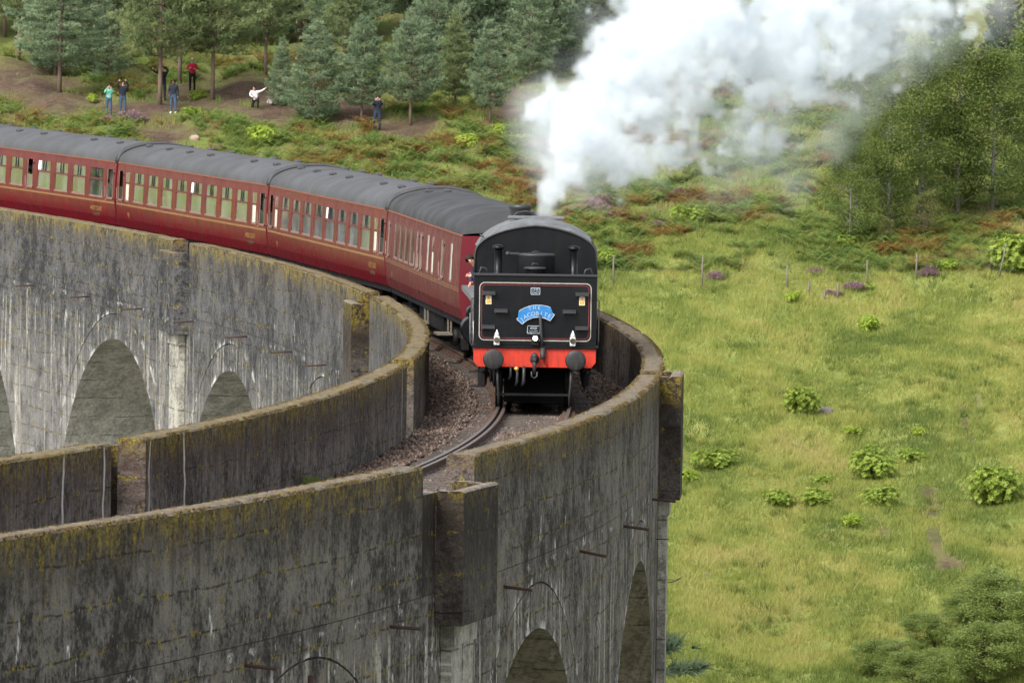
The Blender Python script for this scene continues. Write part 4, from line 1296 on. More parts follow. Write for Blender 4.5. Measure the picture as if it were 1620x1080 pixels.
    if kind != 'brake':
        mb = MB(); mb.box(-.22, .22, -.52, .52, .33, .46, 0, .03); mb.box(-.10, .06, -.52, .52, .46, 1.16, 0, .04); mb.box(-.09, .05, -.5, .5, 0.0, .33)
        sme = mb.mesh('seat', ['seat_cloth'])
        mb = MB(); mb.box(-.25, .25, -.5, .5, .68, .71); mb.box(-.03, .03, -.05, .05, 0, .68)
        tme = mb.mesh('table', ['table_white'])
        for c, w, t in ops:
            if t != 'win': continue
            for sg in (-1, 1):
                for dx in (-.98, .98):
                    link('seat', sme, root, (c + dx * .86, sg * .66, 1.165), (0, 0, 0 if dx < 0 else pi))
                link('table', tme, root, (c, sg * .68, 1.165))
    # lettering on the visible side (+y): name at the far end... letters read left to right seen from outside
    ysd = 1
    mb = MB()
    def onside(xc, zc): return lambda v: (xc - v.x, side_y(zc + v.y) + .005, zc + v.y)
    if kind != 'brake':
        put_text(mb, 'WEST COAST', .20, onside(-h + 2.0, 1.545)); mb.build('lettering', ['lettering_gold'], body, fix=False)['kind'] = 'stuff'
        mb = MB(); put_text(mb, 'RAILWAYS', .15, onside(-h + 2.0, 1.36)); mb.build('lettering', ['lettering_dim'], body, fix=False)['kind'] = 'stuff'
        mb = MB(); put_text(mb, '99', .24, onside(h - 1.7, 1.47)); mb.build('running_number', ['lettering_gold'], body, fix=False)
    else:
        put_text(mb, 'WEST COAST', .20, onside(-h + 1.9, 1.5)); mb.build('lettering', ['lettering_dim'], body, fix=False)['kind'] = 'stuff'
        mb = MB(); put_text(mb, '99', .26, onside(h - 1.7, 1.45)); mb.build('running_number', ['lettering_gold'], body, fix=False)
        mb = MB(); mb.box(-h - .022, -h - .002, .72, .98, 2.62, 2.95, 0); mb.prism([(.76, 2.66), (.94, 2.66), (.85, 2.9)], -h - .026, -h - .0222, 1); mb.build('warning_sign', ['sticker_cream', 'sticker_green'], en)
        for x in (-h + 4.4, -h + 10.5):
            mb = MB(); mb.box(x - .45, x + .45, 1.15, 1.52, .55, .60); mb.box(x - .4, x - .36, 1.16, 1.2, .6, 1.1); mb.box(x + .36, x + .4, 1.16, 1.2, .6, 1.1)
            mb.build('step_board', ['post_wood'], root)
    # underframe and bogies
    mb = MB(); mb.box(-h + .1, h - .1, -1.15, 1.15, .95, 1.089); mb.box(-3.2, 3.2, -1.1, 1.1, .5, .93); mb.box(-h + .02, h - .02, 1.16, 1.22, .93, 1.085); mb.box(-h + .02, h - .02, -1.22, -1.16, .93, 1.085)
    mb.build('underframe', ['loco_dark'], root)
    for xb in (-7.0, 7.0):
        mb = MB()
        for sg in (-1, 1):
            mb.box(xb - 1.75, xb + 1.75, sg * 1.0 - .05, sg * 1.0 + .05, .52, .72)
            for dx in (-1.3, 1.3): mb.box(xb + dx - .16, xb + dx + .16, sg * 1.06 - .09, sg * 1.06 + .09, .3, .62, 0, .02); mb.tube([(xb + dx * .7, sg * 1.05, .35), (xb + dx * .7, sg * 1.05, .7)], .09, 8)
        mb.box(xb - .4, xb + .4, -1, 1, .55, .94)
        bg = mb.build('bogie', ['loco_dark'], root)
        for dx in (-1.3, 1.3):
            for sg in (-1, 1):
                mb = MB(); mb.lathe([(.12, -.06), (.43, -.05), (.457, -.05), (.457, .05), (.485, .06), (.485, .08), (.12, .08)], (xb + dx, sg * .74, .457), 'y', 24); mb.build('wheel', ['loco_dark'], bg)
    return root


S1 = SREAR + 19.633 + .2
kinds = ['brake', 'open', 'open', 'saloon', 'open']
labels = ['weathered maroon brake coach directly behind the locomotive with double luggage doors',
          'maroon coach second behind the locomotive with eight tall windows',
          'maroon coach third behind the locomotive with white notice in its fourth window',
          'maroon coach leftmost in the picture with a middle door between its windows',
          'maroon coach at the rear of the train beyond the picture edge']
protos = {}
coaches = []
for k, kd in enumerate(kinds):
    if kd in protos:
        o = copy_tree(protos[kd])
    else:
        o = coach(kd); protos[kd] = o
    c, rz, pit = on_track(S1 + PITCH_C * k + LB / 2, 7.0)
    o.location = c; o.rotation_euler = (0, -pit, rz)
    tag(o, labels[k], 'coach', 'maroon passenger coaches of the steam train')
    coaches.append(o)

# ================================================================== PLANTS
def norm(a):
    return a / (np.linalg.norm(a, axis=-1, keepdims=True) + 1e-9)


def needles(P, D, n, L, w, rng, spread=.5):
    """n thin triangles fanning from every point"""
    k = len(P)
    d = norm(D[:, None] + rng.normal(0, spread, (k, n, 3)))
    ln = L * rng.uniform(.6, 1.15, (k, n, 1))
    sd = norm(np.cross(d, rng.normal(0, 1, (k, n, 3)))) * w * .5
    b = P[:, None] - d * ln * .15
    tip = P[:, None] + d * ln
    V = np.stack([b - sd, b + sd, tip], 2).reshape(-1, 3)
    F = np.arange(len(V)).reshape(-1, 3)
    return V, F


def leaf_quads(P, L, w, rng, D=None, spread=1.0):
    k = len(P)
    d = rng.normal(0, 1, (k, 3)) * spread
    if D is not None: d = d + D
    d = norm(d); sd = norm(np.cross(d, rng.normal(0, 1, (k, 3))))
    ln = L * rng.uniform(.65, 1.2, (k, 1)); ww = w * rng.uniform(.7, 1.2, (k, 1))
    V = np.stack([P, P + d * ln * .5 + sd * ww * .5, P + d * ln, P + d * ln * .5 - sd * ww * .5], 1).reshape(-1, 3)
    return V, np.arange(len(V)).reshape(-1, 4)


def tubes_mesh(name, lines, mat, n=6):
    mb = MB()
    for pts, rad in lines: mb.tube(pts, rad, n)
    return mb.mesh(name, [mat], fix=False)


def pine_proto(seed, H, cb, rm, warm=False, dark=False, flat=False):
    rng = np.random.default_rng(seed); rnd = random.Random(seed)
    bend = rng.uniform(-.25, .25, 2)
    def trunk_at(z): return np.array([bend[0] * (z / H) ** 2, bend[1] * (z / H) ** 2, z])
    lines = [([tuple(trunk_at(H * q / 8)) for q in range(9)], [.105 * (1 - q / 8) ** .8 * H / 9 + .015 for q in range(9)])]
    P = []; D = []; S = []
    z = cb
    while z < H - .1:
        t = (z - cb) / (H - cb)
        r = rm * min(1, (t + .16) / .34) * (1 - t) ** (.70 if not flat else .6) + .12
        nb = rnd.randint(4, 6) if t < .85 else 3
        a0 = rnd.random() * 6.28
        for b in range(nb):
            a = a0 + 6.283 * b / nb + rnd.uniform(-.35, .35); ln = r * rnd.uniform(.65, 1.12)
            o = trunk_at(z); rise = ln * (rnd.uniform(.05, .35) if not flat else rnd.uniform(-.12, .08))
            dirv = np.array([cos(a), sin(a), 0]); sidev = np.array([-sin(a), cos(a), 0])
            pts = []
            for q in range(5):
                f = q / 4; pts.append(o + dirv * ln * f + np.array([0, 0, rise * f ** 1.6 - .12 * ln * f * (1 - f) * 2]))
            if ln > .5: lines.append(([tuple(p) for p in pts[:4]], [.028 * ln / 1.5 + .008, .02 * ln / 1.5 + .006, .012, .006]))
            m = int(10 + ln * 22)
            f = rng.uniform(.22, 1.03, m) ** .8
            base = o + dirv * (ln * f)[:, None] + np.array([0, 0, 1.0]) * (rise * f ** 1.6 - .24 * ln * f * (1 - f))[:, None]
            wid = (.30 * ln * (1.1 - f) + .08)
            base = base + sidev * (rng.normal(0, 1, m) * wid)[:, None] + np.array([0, 0, 1.]) * (rng.normal(.03, .09 if not flat else .04, m))[:, None]
            P.append(base); D.append(dirv * .55 + np.array([0, 0, .75 if not flat else .35]) + rng.normal(0, .25, (m, 3)))
            S.append(np.clip(rng.normal(.42, .2) + rng.normal(0, .18, m) + .18 * (f - .6), 0, 1))
        z += rnd.uniform(.30, .44) * (H / 9)
    P = np.concatenate(P); D = norm(np.concatenate(D)); S = np.concatenate(S)
    V, F = needles(P, D, 6, .25, .052, rng, .6)
    mat = 'dark_needles' if dark else ('pine_needles_warm' if warm else 'pine_needles')
    crown = np_mesh('crown', V, F, mat, {'v': np.repeat(S, 6)})
    return tubes_mesh('trunk', lines, 'bark_pine', 6), crown


def broadleaf_proto(seed, H, rx, cb, mat, leafL, n_lobes, per, bark='bark_birch', droop=.4, stems=1, tr=.09):
    rng = np.random.default_rng(seed); rnd = random.Random(seed)
    lines = []; P = []; S = []; D = []
    for st in range(stems):
        a = rnd.random() * 6.28; off = 0 if stems == 1 else rx * .5
        top = np.array([cos(a) * off, sin(a) * off, H * rnd.uniform(.8, .98)])
        tp_ = [np.array([0, 0, 0]) + top * np.array([f, f, 1]) * np.array([f ** .6 if stems > 1 else f, 1, f]) for f in (0, .25, .5, .75, 1)]
        lines.append(([tuple(p) for p in tp_], [tr, tr * .8, tr * .6, tr * .35, .012]))
        for b in range(n_lobes // stems):
            f = rnd.uniform(cb, 1.0); o = tp_[0] + (tp_[-1] - tp_[0]) * f
            az = rnd.random() * 6.28; t = (f - cb) / (1 - cb)
            ln = rx * (1 - t) ** .55 * min(1, (t + .25) / .45) * rnd.uniform(.35, 1.05)
            e = o + np.array([cos(az) * ln, sin(az) * ln, ln * rnd.uniform(.1, .55)])
            if ln > .4: lines.append(([tuple(o), tuple((o + e) / 2 + np.array([0, 0, .08 * ln])), tuple(e)], [.03, .018, .006]))
            m = int(per * rnd.uniform(.6, 1.3)); sg = rnd.uniform(.22, .36) * (H / 8) ** .5
            q = rng.normal(0, sg, (m, 3)) * np.array([1, 1, .75]) + e
            q[:, 2] -= droop * np.abs(rng.normal(0, .35, m))
            P.append(q); S.append(np.clip(rnd.gauss(.5, .2) + rng.normal(0, .09, m), 0, 1))
    P = np.concatenate(P); S = np.concatenate(S)
    P[:, 2] = np.maximum(P[:, 2], .05)
    V, F = leaf_quads(P, leafL, leafL * .62, rng, np.array([0, 0, -.25 * droop]), .8)
    return tubes_mesh('trunk', lines, bark, 6), np_mesh('crown', V, F, mat, {'v': S})


def rhodo_proto(seed, r, h, mat, n=520, lobes=7):
    rng = np.random.default_rng(seed)
    c = np.stack([rng.normal(0, .26 * r, lobes), rng.normal(0, .26 * r, lobes), rng.uniform(.30, .62, lobes) * h], -1)
    rad = rng.uniform(.45, .68, lobes) * r
    k = rng.integers(0, lobes, n)
    d = norm(rng.normal(0, 1, (n, 3)) + np.array([0, 0, .45]))
    P = c[k] + d * rad[k][:, None] * np.array([1, 1, .85 * h / r]) * rng.uniform(.75, 1.05, (n, 1))
    P[:, 2] = np.maximum(P[:, 2], .06)
    ax = norm(d + np.array([0, 0, .8]))
    V = []; S = []
    m = 8
    a = np.linspace(0, 2 * pi, m, endpoint=False)[None] + rng.uniform(0, 6, (n, 1))
    e1 = norm(np.cross(ax, rng.normal(0, 1, (n, 3)))); e2 = np.cross(ax, e1)
    dl = e1[:, None] * np.cos(a)[..., None] + e2[:, None] * np.sin(a)[..., None] + ax[:, None] * rng.uniform(.1, .8, (n, m, 1))
    dl = norm(dl); sd = norm(np.cross(dl, ax[:, None] + 0 * dl))
    L = .135 * rng.uniform(.7, 1.2, (n, m, 1)); w = .05
    b = P[:, None] + 0 * dl
    Q = np.stack([b, b + dl * L * .55 + sd * w * .5, b + dl * L, b + dl * L * .55 - sd * w * .5], 2).reshape(-1, 3)
    F = np.arange(len(Q)).reshape(-1, 4)
    v = np.clip(rng.normal(.45, .16, (n, 1)) + rng.normal(0, .16, (n, m)), 0, 1).ravel()
    crown = np_mesh('crown', Q, F, mat, {'v': v})
    lines = [([(0, 0, -.1), tuple(c[q] * .5), tuple(c[q])], [.03, .02, .01]) for q in range(lobes)]
    return tubes_mesh('stem', lines, 'stem_brown', 5), crown


def heather_proto(seed, r, h, n=420):
    rng = np.random.default_rng(seed)
    a = rng.uniform(0, 6.283, n); q = np.sqrt(rng.random(n)) * r
    P = np.stack([q * np.cos(a), q * np.sin(a), h * (1 - (q / r) ** 2) * rng.uniform(.35, 1, n)], -1)
    D = norm(np.stack([np.cos(a) * q / r * .6, np.sin(a) * q / r * .6, np.ones(n)], -1))
    V, F = needles(P, D, 5, .17, .05, rng, .35)
    return np_mesh('heather', V, F, 'heather_bloom', {'v': np.repeat(np.clip(rng.normal(.48, .3, n), 0, 1), 5)})


def plant(protos, loc, name, label, cat, group, h=1.0, rz=None, wide=1.0, second='crown', first='trunk'):
    root = empty(name, loc); root.rotation_euler.z = random.uniform(0, 6.28) if rz is None else rz
    root.scale = (h * wide, h * wide, h)
    link(first, protos[0], root); link(second, protos[1], root)
    return tag(root, label, cat, group)


PINES = [pine_proto(101, 9, 1.7, 2.7), pine_proto(102, 9, 2.4, 2.9, True), pine_proto(103, 9, .4, 3.0), pine_proto(104, 9, 2.9, 2.4, True), pine_proto(105, 9, .7, 2.6), pine_proto(108, 9, 1.2, 2.2, True), pine_proto(109, 9, 2.0, 3.2)]
SPRUCE = pine_proto(106, 9, 2.0, 2.6, False, False, True)
DARKC = pine_proto(107, 10, .5, 2.4, False, True)
BIRCH = [broadleaf_proto(201, 8, 2.1, .10, 'birch_leaf', .115, 80, 210), broadleaf_proto(202, 8, 1.7, .06, 'birch_leaf', .115, 74, 210)]
OLIVE = broadleaf_proto(203, 3, 1.2, .1, 'olive_leaf', .09, 40, 120, 'stem_brown', .1, 5, .03)
WILLOW = [broadleaf_proto(204, 5.2, 2.6, .12, 'willow_leaf', .12, 120, 210, 'stem_brown', .15, 6, .06), broadleaf_proto(205, 5.2, 2.2, .12, 'willow_leaf', .12, 110, 210, 'stem_brown', .15, 5, .06)]
RHODO = [rhodo_proto(301, 1.0, .95, 'rhodo_leaf'), rhodo_proto(302, 1.0, .85, 'rhodo_leaf', 460, 6), rhodo_proto(303, 1.0, .9, 'rhodo_lime', 320, 5), rhodo_proto(304, 1.0, .6, 'rhodo_leaf', 300, 8), rhodo_proto(305, 1.0, 1.05, 'rhodo_leaf', 560, 9), rhodo_proto(306, 1.0, .8, 'rhodo_lime', 260, 4), rhodo_proto(307, 1.0, .9, 'rhodo_leaf', 380, 5)]
HEATH = [heather_proto(401, .75, .5), heather_proto(402, .9, .42, 500), heather_proto(403, .55, .4, 300)]

PXM = FPX      # pixels times metres of depth


def gp(px, py):
    return on_ground(px, py)


# front-row pines: (base px, base py, total height in photo px, proto, width, label)
G_PINE = 'pine trees standing along the edge of the wood'
front = [
    (94, 147, 245, 'S', 1.15, 'tiered pale green conifer standing alone at the left above bare brown earth'),
    (253, 165, 300, 1, 1.0, 'pine with thick bare trunk between the hillside spectators'),
    (284, 132, 270, 3, 1.0, 'pine with slim grey trunk behind the spectator in white shoes'),
    (336, 158, 290, 1, 1.05, 'pine with slender bare trunk right of the red jacket'),
    (446, 168, 112, 2, .85, 'small bushy young pine beside the kneeling person in white'),
    (497, 190, 160, 2, 1.25, 'broad bushy pine branching down to the ground above the third coach'),
    (572, 194, 170, 0, 1.15, 'pine with thin pale trunk left of the navy spectator under the trees'),
    (649, 200, 186, 6, 1.05, 'rounded pine with short bare trunk right of the navy spectator under the trees'),
    (775, 196, 165, 0, 1.05, 'pine with slim pale trunk just left of the steam plume'),
    (720, 168, 150, 5, 1.15, 'dense pine filling the gap between two slim trunks left of the plume'),
    (840, 132, 190, 4, 1.1, 'dark blue green pine half hidden by the left edge of the plume'),
    (170, 128, 130, 2, 1.1, 'low bushy pine behind the spectator in teal'),
    (895, 112, 210, 4, 1.0, 'pine at the top of the bank partly behind the steam'),
    (30, 95, 220, 3, 1.0, 'pine rising from brown bracken at the upper left corner'),
    (420, 120, 230, 1, 1.0, 'tall pine behind the kneeling person in white'),
    (545, 150, 200, 5, 1.1, 'pine standing close behind the bushy pine above the third coach'),
    (690, 140, 210, 0, 1.0, 'pine behind the rounded pine with the short trunk'),
]
for px, py, hp, pr, w, lb in front:
    p = gp(px, py); hm = hp * p.y / FPX
    plant(SPRUCE if pr == 'S' else PINES[pr], p - Vector((0, 0, .1)), 'pine_tree', lb, 'tree', G_PINE, hm / 9, None, w)
rr_ = random.Random(5)
k = 0
for row, y0, n in ((0, 382, 15), (1, 393, 16), (2, 407, 16), (3, 424, 16)):
    for q in range(n):
        y = y0 + rr_.uniform(-7, 7); px = -140 + 1160 * (q + .5 * (row % 2)) / n + rr_.uniform(-18, 18)
        x = (px - 810) / FPX * y
        hm = rr_.uniform(7.5, 10.5)
        plant(PINES[rr_.choice([0, 1, 2, 4, 5, 6, 3])], (x, y, float(ground_z(x, y)) - .15), 'pine_tree', 'pine of the dense wood behind the front row of trees', 'tree', 'pines of the dense wood behind', hm / 9, None, rr_.uniform(1.0, 1.3))
# dark conifers behind the birches
for px, py, hp, lb in ((1585, 130, 190, 'dark conifer at the upper right corner behind the birches'), (1500, 110, 170, 'dark conifer above the tall birches under the trailing steam'), (1400, 120, 170, 'dark conifer mostly veiled by the white steam'), (1270, 150, 170, 'dark conifer veiled by steam left of the birches'), (1640, 180, 230, 'dark conifer at the right edge of the picture'), (1340, 130, 150, 'dark conifer wholly behind the thick steam right of the plume middle'), (1180, 140, 130, 'dark conifer deep behind the middle of the plume')):
    p = gp(px, py); plant(DARKC, p, 'conifer_tree', lb, 'tree', 'dark conifers behind the birches', hp * p.y / FPX / 10)
# birches
for k, (px, py, hp, w, lb) in enumerate([
        (1345, 382, 215, .95, 'yellow green birch at the left end of the birch clump beside drifting steam'),
        (1405, 372, 270, 1.0, 'birch with pale trunk in the middle of the clump'),
        (1455, 350, 320, .95, 'tallest birch of the clump reaching up to the steam'),
        (1515, 345, 315, 1.0, 'dense dark birch right of the tallest one'),
        (1570, 335, 290, 1.1, 'broad birch near the right edge above the bracken'),
        (1625, 310, 280, 1.1, 'birch cut by the right edge of the picture'),
        (1375, 330, 290, .9, 'birch standing behind the left birches half veiled by steam')]):
    p = gp(px, py); plant(BIRCH[k % 2], p, 'birch_tree', lb, 'tree', 'birches right of the steam plume', hp * p.y / FPX / 8, None, w)
for px, py, hp, lb in ((1463, 378, 78, 'rounded olive shrub in front of the birches'), (1400, 388, 46, 'low olive shrub left of the rounded olive shrub')):
    p = gp(px, py); plant(OLIVE, p, 'shrub', lb, 'shrub', 'olive shrubs before the birches', hp * p.y / FPX / 3)
# willows in the bottom right corner and the spruce by the viaduct
for k, (px, top, d, lb) in enumerate([(1480, 968, 256, 'grey green willow bush low in the bottom right corner'), (1590, 905, 258, 'taller willow bush at the bottom right edge'), (1400, 1010, 253, 'leftmost and lowest willow bush in the bottom right corner'), (1560, 985, 251, 'nearest willow bush at the bottom right edge'), (1650, 930, 255, 'willow bush cut off by the right picture edge'), (1450, 1030, 249, 'low willow bush in front at the bottom edge'), (1530, 940, 260, 'willow bush behind the nearest one in the bottom right corner')]):
    t = at(px, top, d); gz = float(ground_z(t.x, d))
    plant(WILLOW[k % 2], (t.x, d, gz), 'willow_bush', lb, 'bush', 'willow bushes in the bottom right corner', (t.z - gz) / 4.7, None, 1.75)
t = at(1052, 1028, 178); gz = float(ground_z(t.x, 178))
plant(SPRUCE, (t.x, 178, gz), 'spruce_tree', 'dark blue green spruce tip beside the foot of the viaduct wall', 'tree', None, (t.z - gz) / 8.6)

# rhododendrons on the meadow and bank: px, py (base), half width px, proto, label
bushes = [
    (1252, 478, 17, 5, 'lime rhododendron beside short wooden stakes below the fence'),
    (1373, 527, 22, 2, 'bright lime rhododendron alone in the upper meadow'),
    (1266, 655, 32, 4, 'round rhododendron beside the grey boulder'),
    (1350, 692, 16, 5, 'small lime rhododendron below the grey boulder'),
    (1453, 692, 12, 2, 'tiny lime rhododendron sprig in the middle meadow'),
    (1128, 745, 30, 1, 'rhododendron right of the tall viaduct refuge'),
    (1092, 764, 18, 2, 'small lime rhododendron touching the viaduct refuge outline'),
    (1380, 757, 42, 0, 'large spreading rhododendron in the middle of the lower meadow'),
    (1440, 735, 20, 6, 'rhododendron just right of the large spreading one'),
    (1397, 804, 29, 6, 'rhododendron just below the large spreading one'),
    (1300, 770, 20, 3, 'low pale rhododendron left of the large spreading one'),
    (1288, 803, 34, 3, 'sprawling flat rhododendron patch in the lower meadow'),
    (1230, 800, 30, 3, 'flat rhododendron patch at the left of the lower meadow row'),
    (1346, 836, 18, 2, 'lowest small lime rhododendron in the meadow'),
    (1573, 800, 48, 4, 'biggest bright rhododendron at the right side of the meadow'),
    (1372, 462, 12, 3, 'flat little rhododendron under the fence wire'),
    (960, 418, 20, 0, 'rhododendron just right of the tender by the first fence post'),
    (1088, 352, 26, 1, 'rhododendron on the bank below the thick steam'),
    (1605, 432, 48, 4, 'large bright rhododendron at the right edge beside the leaning post'),
    (1500, 432, 16, 2, 'small lime rhododendron near the leaning post'),
    (414, 228, 24, 2, 'lime rhododendron just above the roof of the third coach'),
    (732, 234, 22, 5, 'lime rhododendron above the brake coach roof'),
    (790, 215, 14, 2, 'small lime rhododendron left of the plume base'),
    (310, 160, 14, 0, 'leafy young bush below the red jacket'),
    (305, 185, 14, 1, 'leafy bush right of the white shoes'),
    (148, 165, 12, 2, 'small lime bush left of the spectator in teal'),
    (1340, 392, 22, 3, 'low rhododendron at the foot of the leftmost birch'),
]
for px, py, hw_, pr, lb in bushes:
    p = gp(px, py); plant(RHODO[pr], p + Vector((0, 0, .08)), 'rhododendron_bush', lb, 'bush', 'rhododendron bushes on the slope', hw_ * p.y / FPX * 1.12, None, 1.0, 'crown', 'stem')
heather = [
    (905, 338, 16, 'heather clump closest to the tender roof right of the steam'), (1045, 360, 14, 'heather clump below the bank rhododendron'), (958, 318, 18, 'heather clump just above the large heather clump'), (940, 332, 26, 'large heather clump right of the white steam base'), (975, 345, 18, 'heather clump second from the steam base'), (1013, 350, 14, 'heather clump third from the steam base'), (1078, 312, 20, 'purple heather under the thin lower steam'),
    (1243, 338, 14, 'heather clump left of the birches, upper of a pair'), (1256, 352, 12, 'heather clump left of the birches, lower of a pair'), (1215, 326, 12, 'faint heather left of a pair near the birches'),
    (1352, 455, 16, 'heather clump between two fence posts in mid fence'), (1470, 437, 22, 'pink heather clump between the upright post and the leaning post'), (1575, 428, 22, 'heather clump beside the leaning post'), (1290, 430, 13, 'small heather below the bracken near mid fence'), (1312, 468, 14, 'heather by the short stakes'), (1325, 466, 9, 'small heather touching a short stake'),
    (205, 188, 22, 'pink heather in front of the man in dark jacket'), (170, 196, 20, 'pink heather in front of the spectator in teal'), (345, 240, 16, 'pink heather behind the roof of the second window coach'), (330, 246, 12, 'smaller pink heather by the coach roof'), (283, 240, 14, 'pink heather near the pinkish boulder'), (1130, 440, 16, 'dull heather behind the second fence post'), (1395, 352, 10, 'dim heather under the birches')]
for k, (px, py, hw_, lb) in enumerate(heather):
    p = gp(px, py); o = link('heather_clump', HEATH[k % 3], None, p - Vector((0, 0, .05)), (0, 0, random.uniform(0, 6)))
    s_ = hw_ * p.y / FPX / .7; o.scale = (s_, s_, s_)
    tag(o, lb, 'heather', 'heather clumps on the slope')

# boulders
for px, py, hw_, mt_, lb in ((308, 222, 9, 'boulder_pink', 'pale pinkish boulder above the coach roof'), (1308, 655, 13, 'boulder_grey', 'grey boulder beside the round rhododendron'), (1118, 910, 4, 'boulder_grey', 'small pale stone in the grass right of the viaduct')):
    p = gp(px, py); bm = bmesh.new(); bmesh.ops.create_icosphere(bm, subdivisions=3, radius=1)
    r_ = hw_ * p.y / FPX
    for v in bm.verts:
        n_ = v.co.normalized(); d_ = .75 + .35 * float(fbm(n_.x * 1.6 + 9, n_.y * 1.6 + n_.z * 1.3 + px, 3, 3))
        v.co = Vector((n_.x * r_ * d_, n_.y * r_ * .8 * d_, n_.z * r_ * .75 * d_))
    me = bpy.data.meshes.new('boulder'); bm.to_mesh(me); bm.free(); me.materials.append(MATS[mt_])
    tag(link('boulder', me, None, p + Vector((0, 0, r_ * .1))), lb, 'boulder')

# ------------------------------------------------------------------ grass, bracken
def scatter(n, y0, y1, pxl, pxr, rng):
    y = rng.uniform(y0, y1, n) if not hasattr(y0, '__len__') else None
    px = rng.uniform(pxl, pxr, n)
    return (px - 810) / FPX * y, y


def grass_mesh(name, n, y0, y1, pxl, pxr, hgt, mat, dens, seed, w=.03):
    rng = np.random.default_rng(seed)
    x, y = scatter(n, y0, y1, pxl, pxr, rng)
    keep = (rng.random(n) < dens(x, y)) & (mud_at(x, y) < .45 + .3 * rng.random(n))
    x = x[keep]; y = y[keep]; z = ground_z(x, y); n = len(x)
    tone = np.clip(.42 + 1.1 * (fbm(x / 1.7 + 7, y / 3.6, 61, 4) - .5) + (fbm(x / 4, y / 9, 63, 3) - .5) * 1.3 + rng.normal(0, .14, n), 0, 1)
    h = hgt * rng.uniform(.5, 1.3, n) * (.55 + .9 * fbm(x / 1.9, y / 2.6, 64, 3))
    lean = np.stack([rng.normal(.1, .35, n), rng.normal(0, .3, n), np.ones(n)], -1); lean = norm(lean)
    a = rng.uniform(-.7, .7, n); sd = np.stack([np.cos(a), np.sin(a), 0 * a], -1) * w * .5 * rng.uniform(.6, 1.5, (n, 1))
    b = np.stack([x, y, z - .03], -1)
    V = np.stack([b - sd, b + sd, b + lean * h[:, None]], 1).reshape(-1, 3)
    return np_mesh(name, V, np.arange(len(V)).reshape(-1, 3), mat, {'v': tone})


gm = grass_mesh('meadow_grass', 500000, 242, 340, 760, 1720, .24, 'grass_blades', lambda x, y: np.clip(.6 + fbm(x / 2, y / 3, 71, 3), 0, 1), 71, .032)
tag(link('meadow_grass', gm), 'yellow green rough grass covering the meadow right of the viaduct', 'grass', kind='stuff')
sg_ = grass_mesh('slope_grass', 200000, 332, 400, -60, 1690, .30, 'slope_grass', lambda x, y: np.clip(fbm(x / 3, y / 5, 72, 3) * 1.7 - .25, 0, 1) * np.clip((378 - y) / 12, .1, 1), 72, .045)
tag(link('slope_grass', sg_), 'rough green grass on the bank above the train', 'grass', kind='stuff')
# rush tussocks standing out of the meadow
rng = np.random.default_rng(88)
ty = rng.uniform(243, 338, 3200); tx = (rng.uniform(905, 1690, 3200) - 810) / FPX * ty
kp = fbm(tx / 2.0 + 3, ty / 4, 95, 3) > .50; tx, ty = tx[kp], ty[kp]; n = len(tx); m = 26
sz = rng.uniform(.5, 1.25, n)
P = np.stack([tx[:, None] + rng.normal(0, .12, (n, m)) * sz[:, None], ty[:, None] + rng.normal(0, .12, (n, m)) * sz[:, None], 0 * rng.random((n, m))], -1)
P[..., 2] = ground_z(tx, ty)[:, None] - .02
out = norm(np.stack([P[..., 0] - tx[:, None], P[..., 1] - ty[:, None], np.full((n, m), .28)], -1))
V, F = needles(P.reshape(-1, 3), out.reshape(-1, 3), 1, .42, .03, rng, .15)
tv = np.repeat(np.clip(rng.choice([.05, .2, .5, .75], n, p=[.5, .2, .1, .2]) + rng.normal(0, .06, n), 0, 1), m)
tag(link('rush_tussocks', np_mesh('rush_tussocks', V, F, 'grass_blades', {'v': tv})), 'darker rush and sedge tussocks dotted over the meadow', 'rushes', kind='stuff')


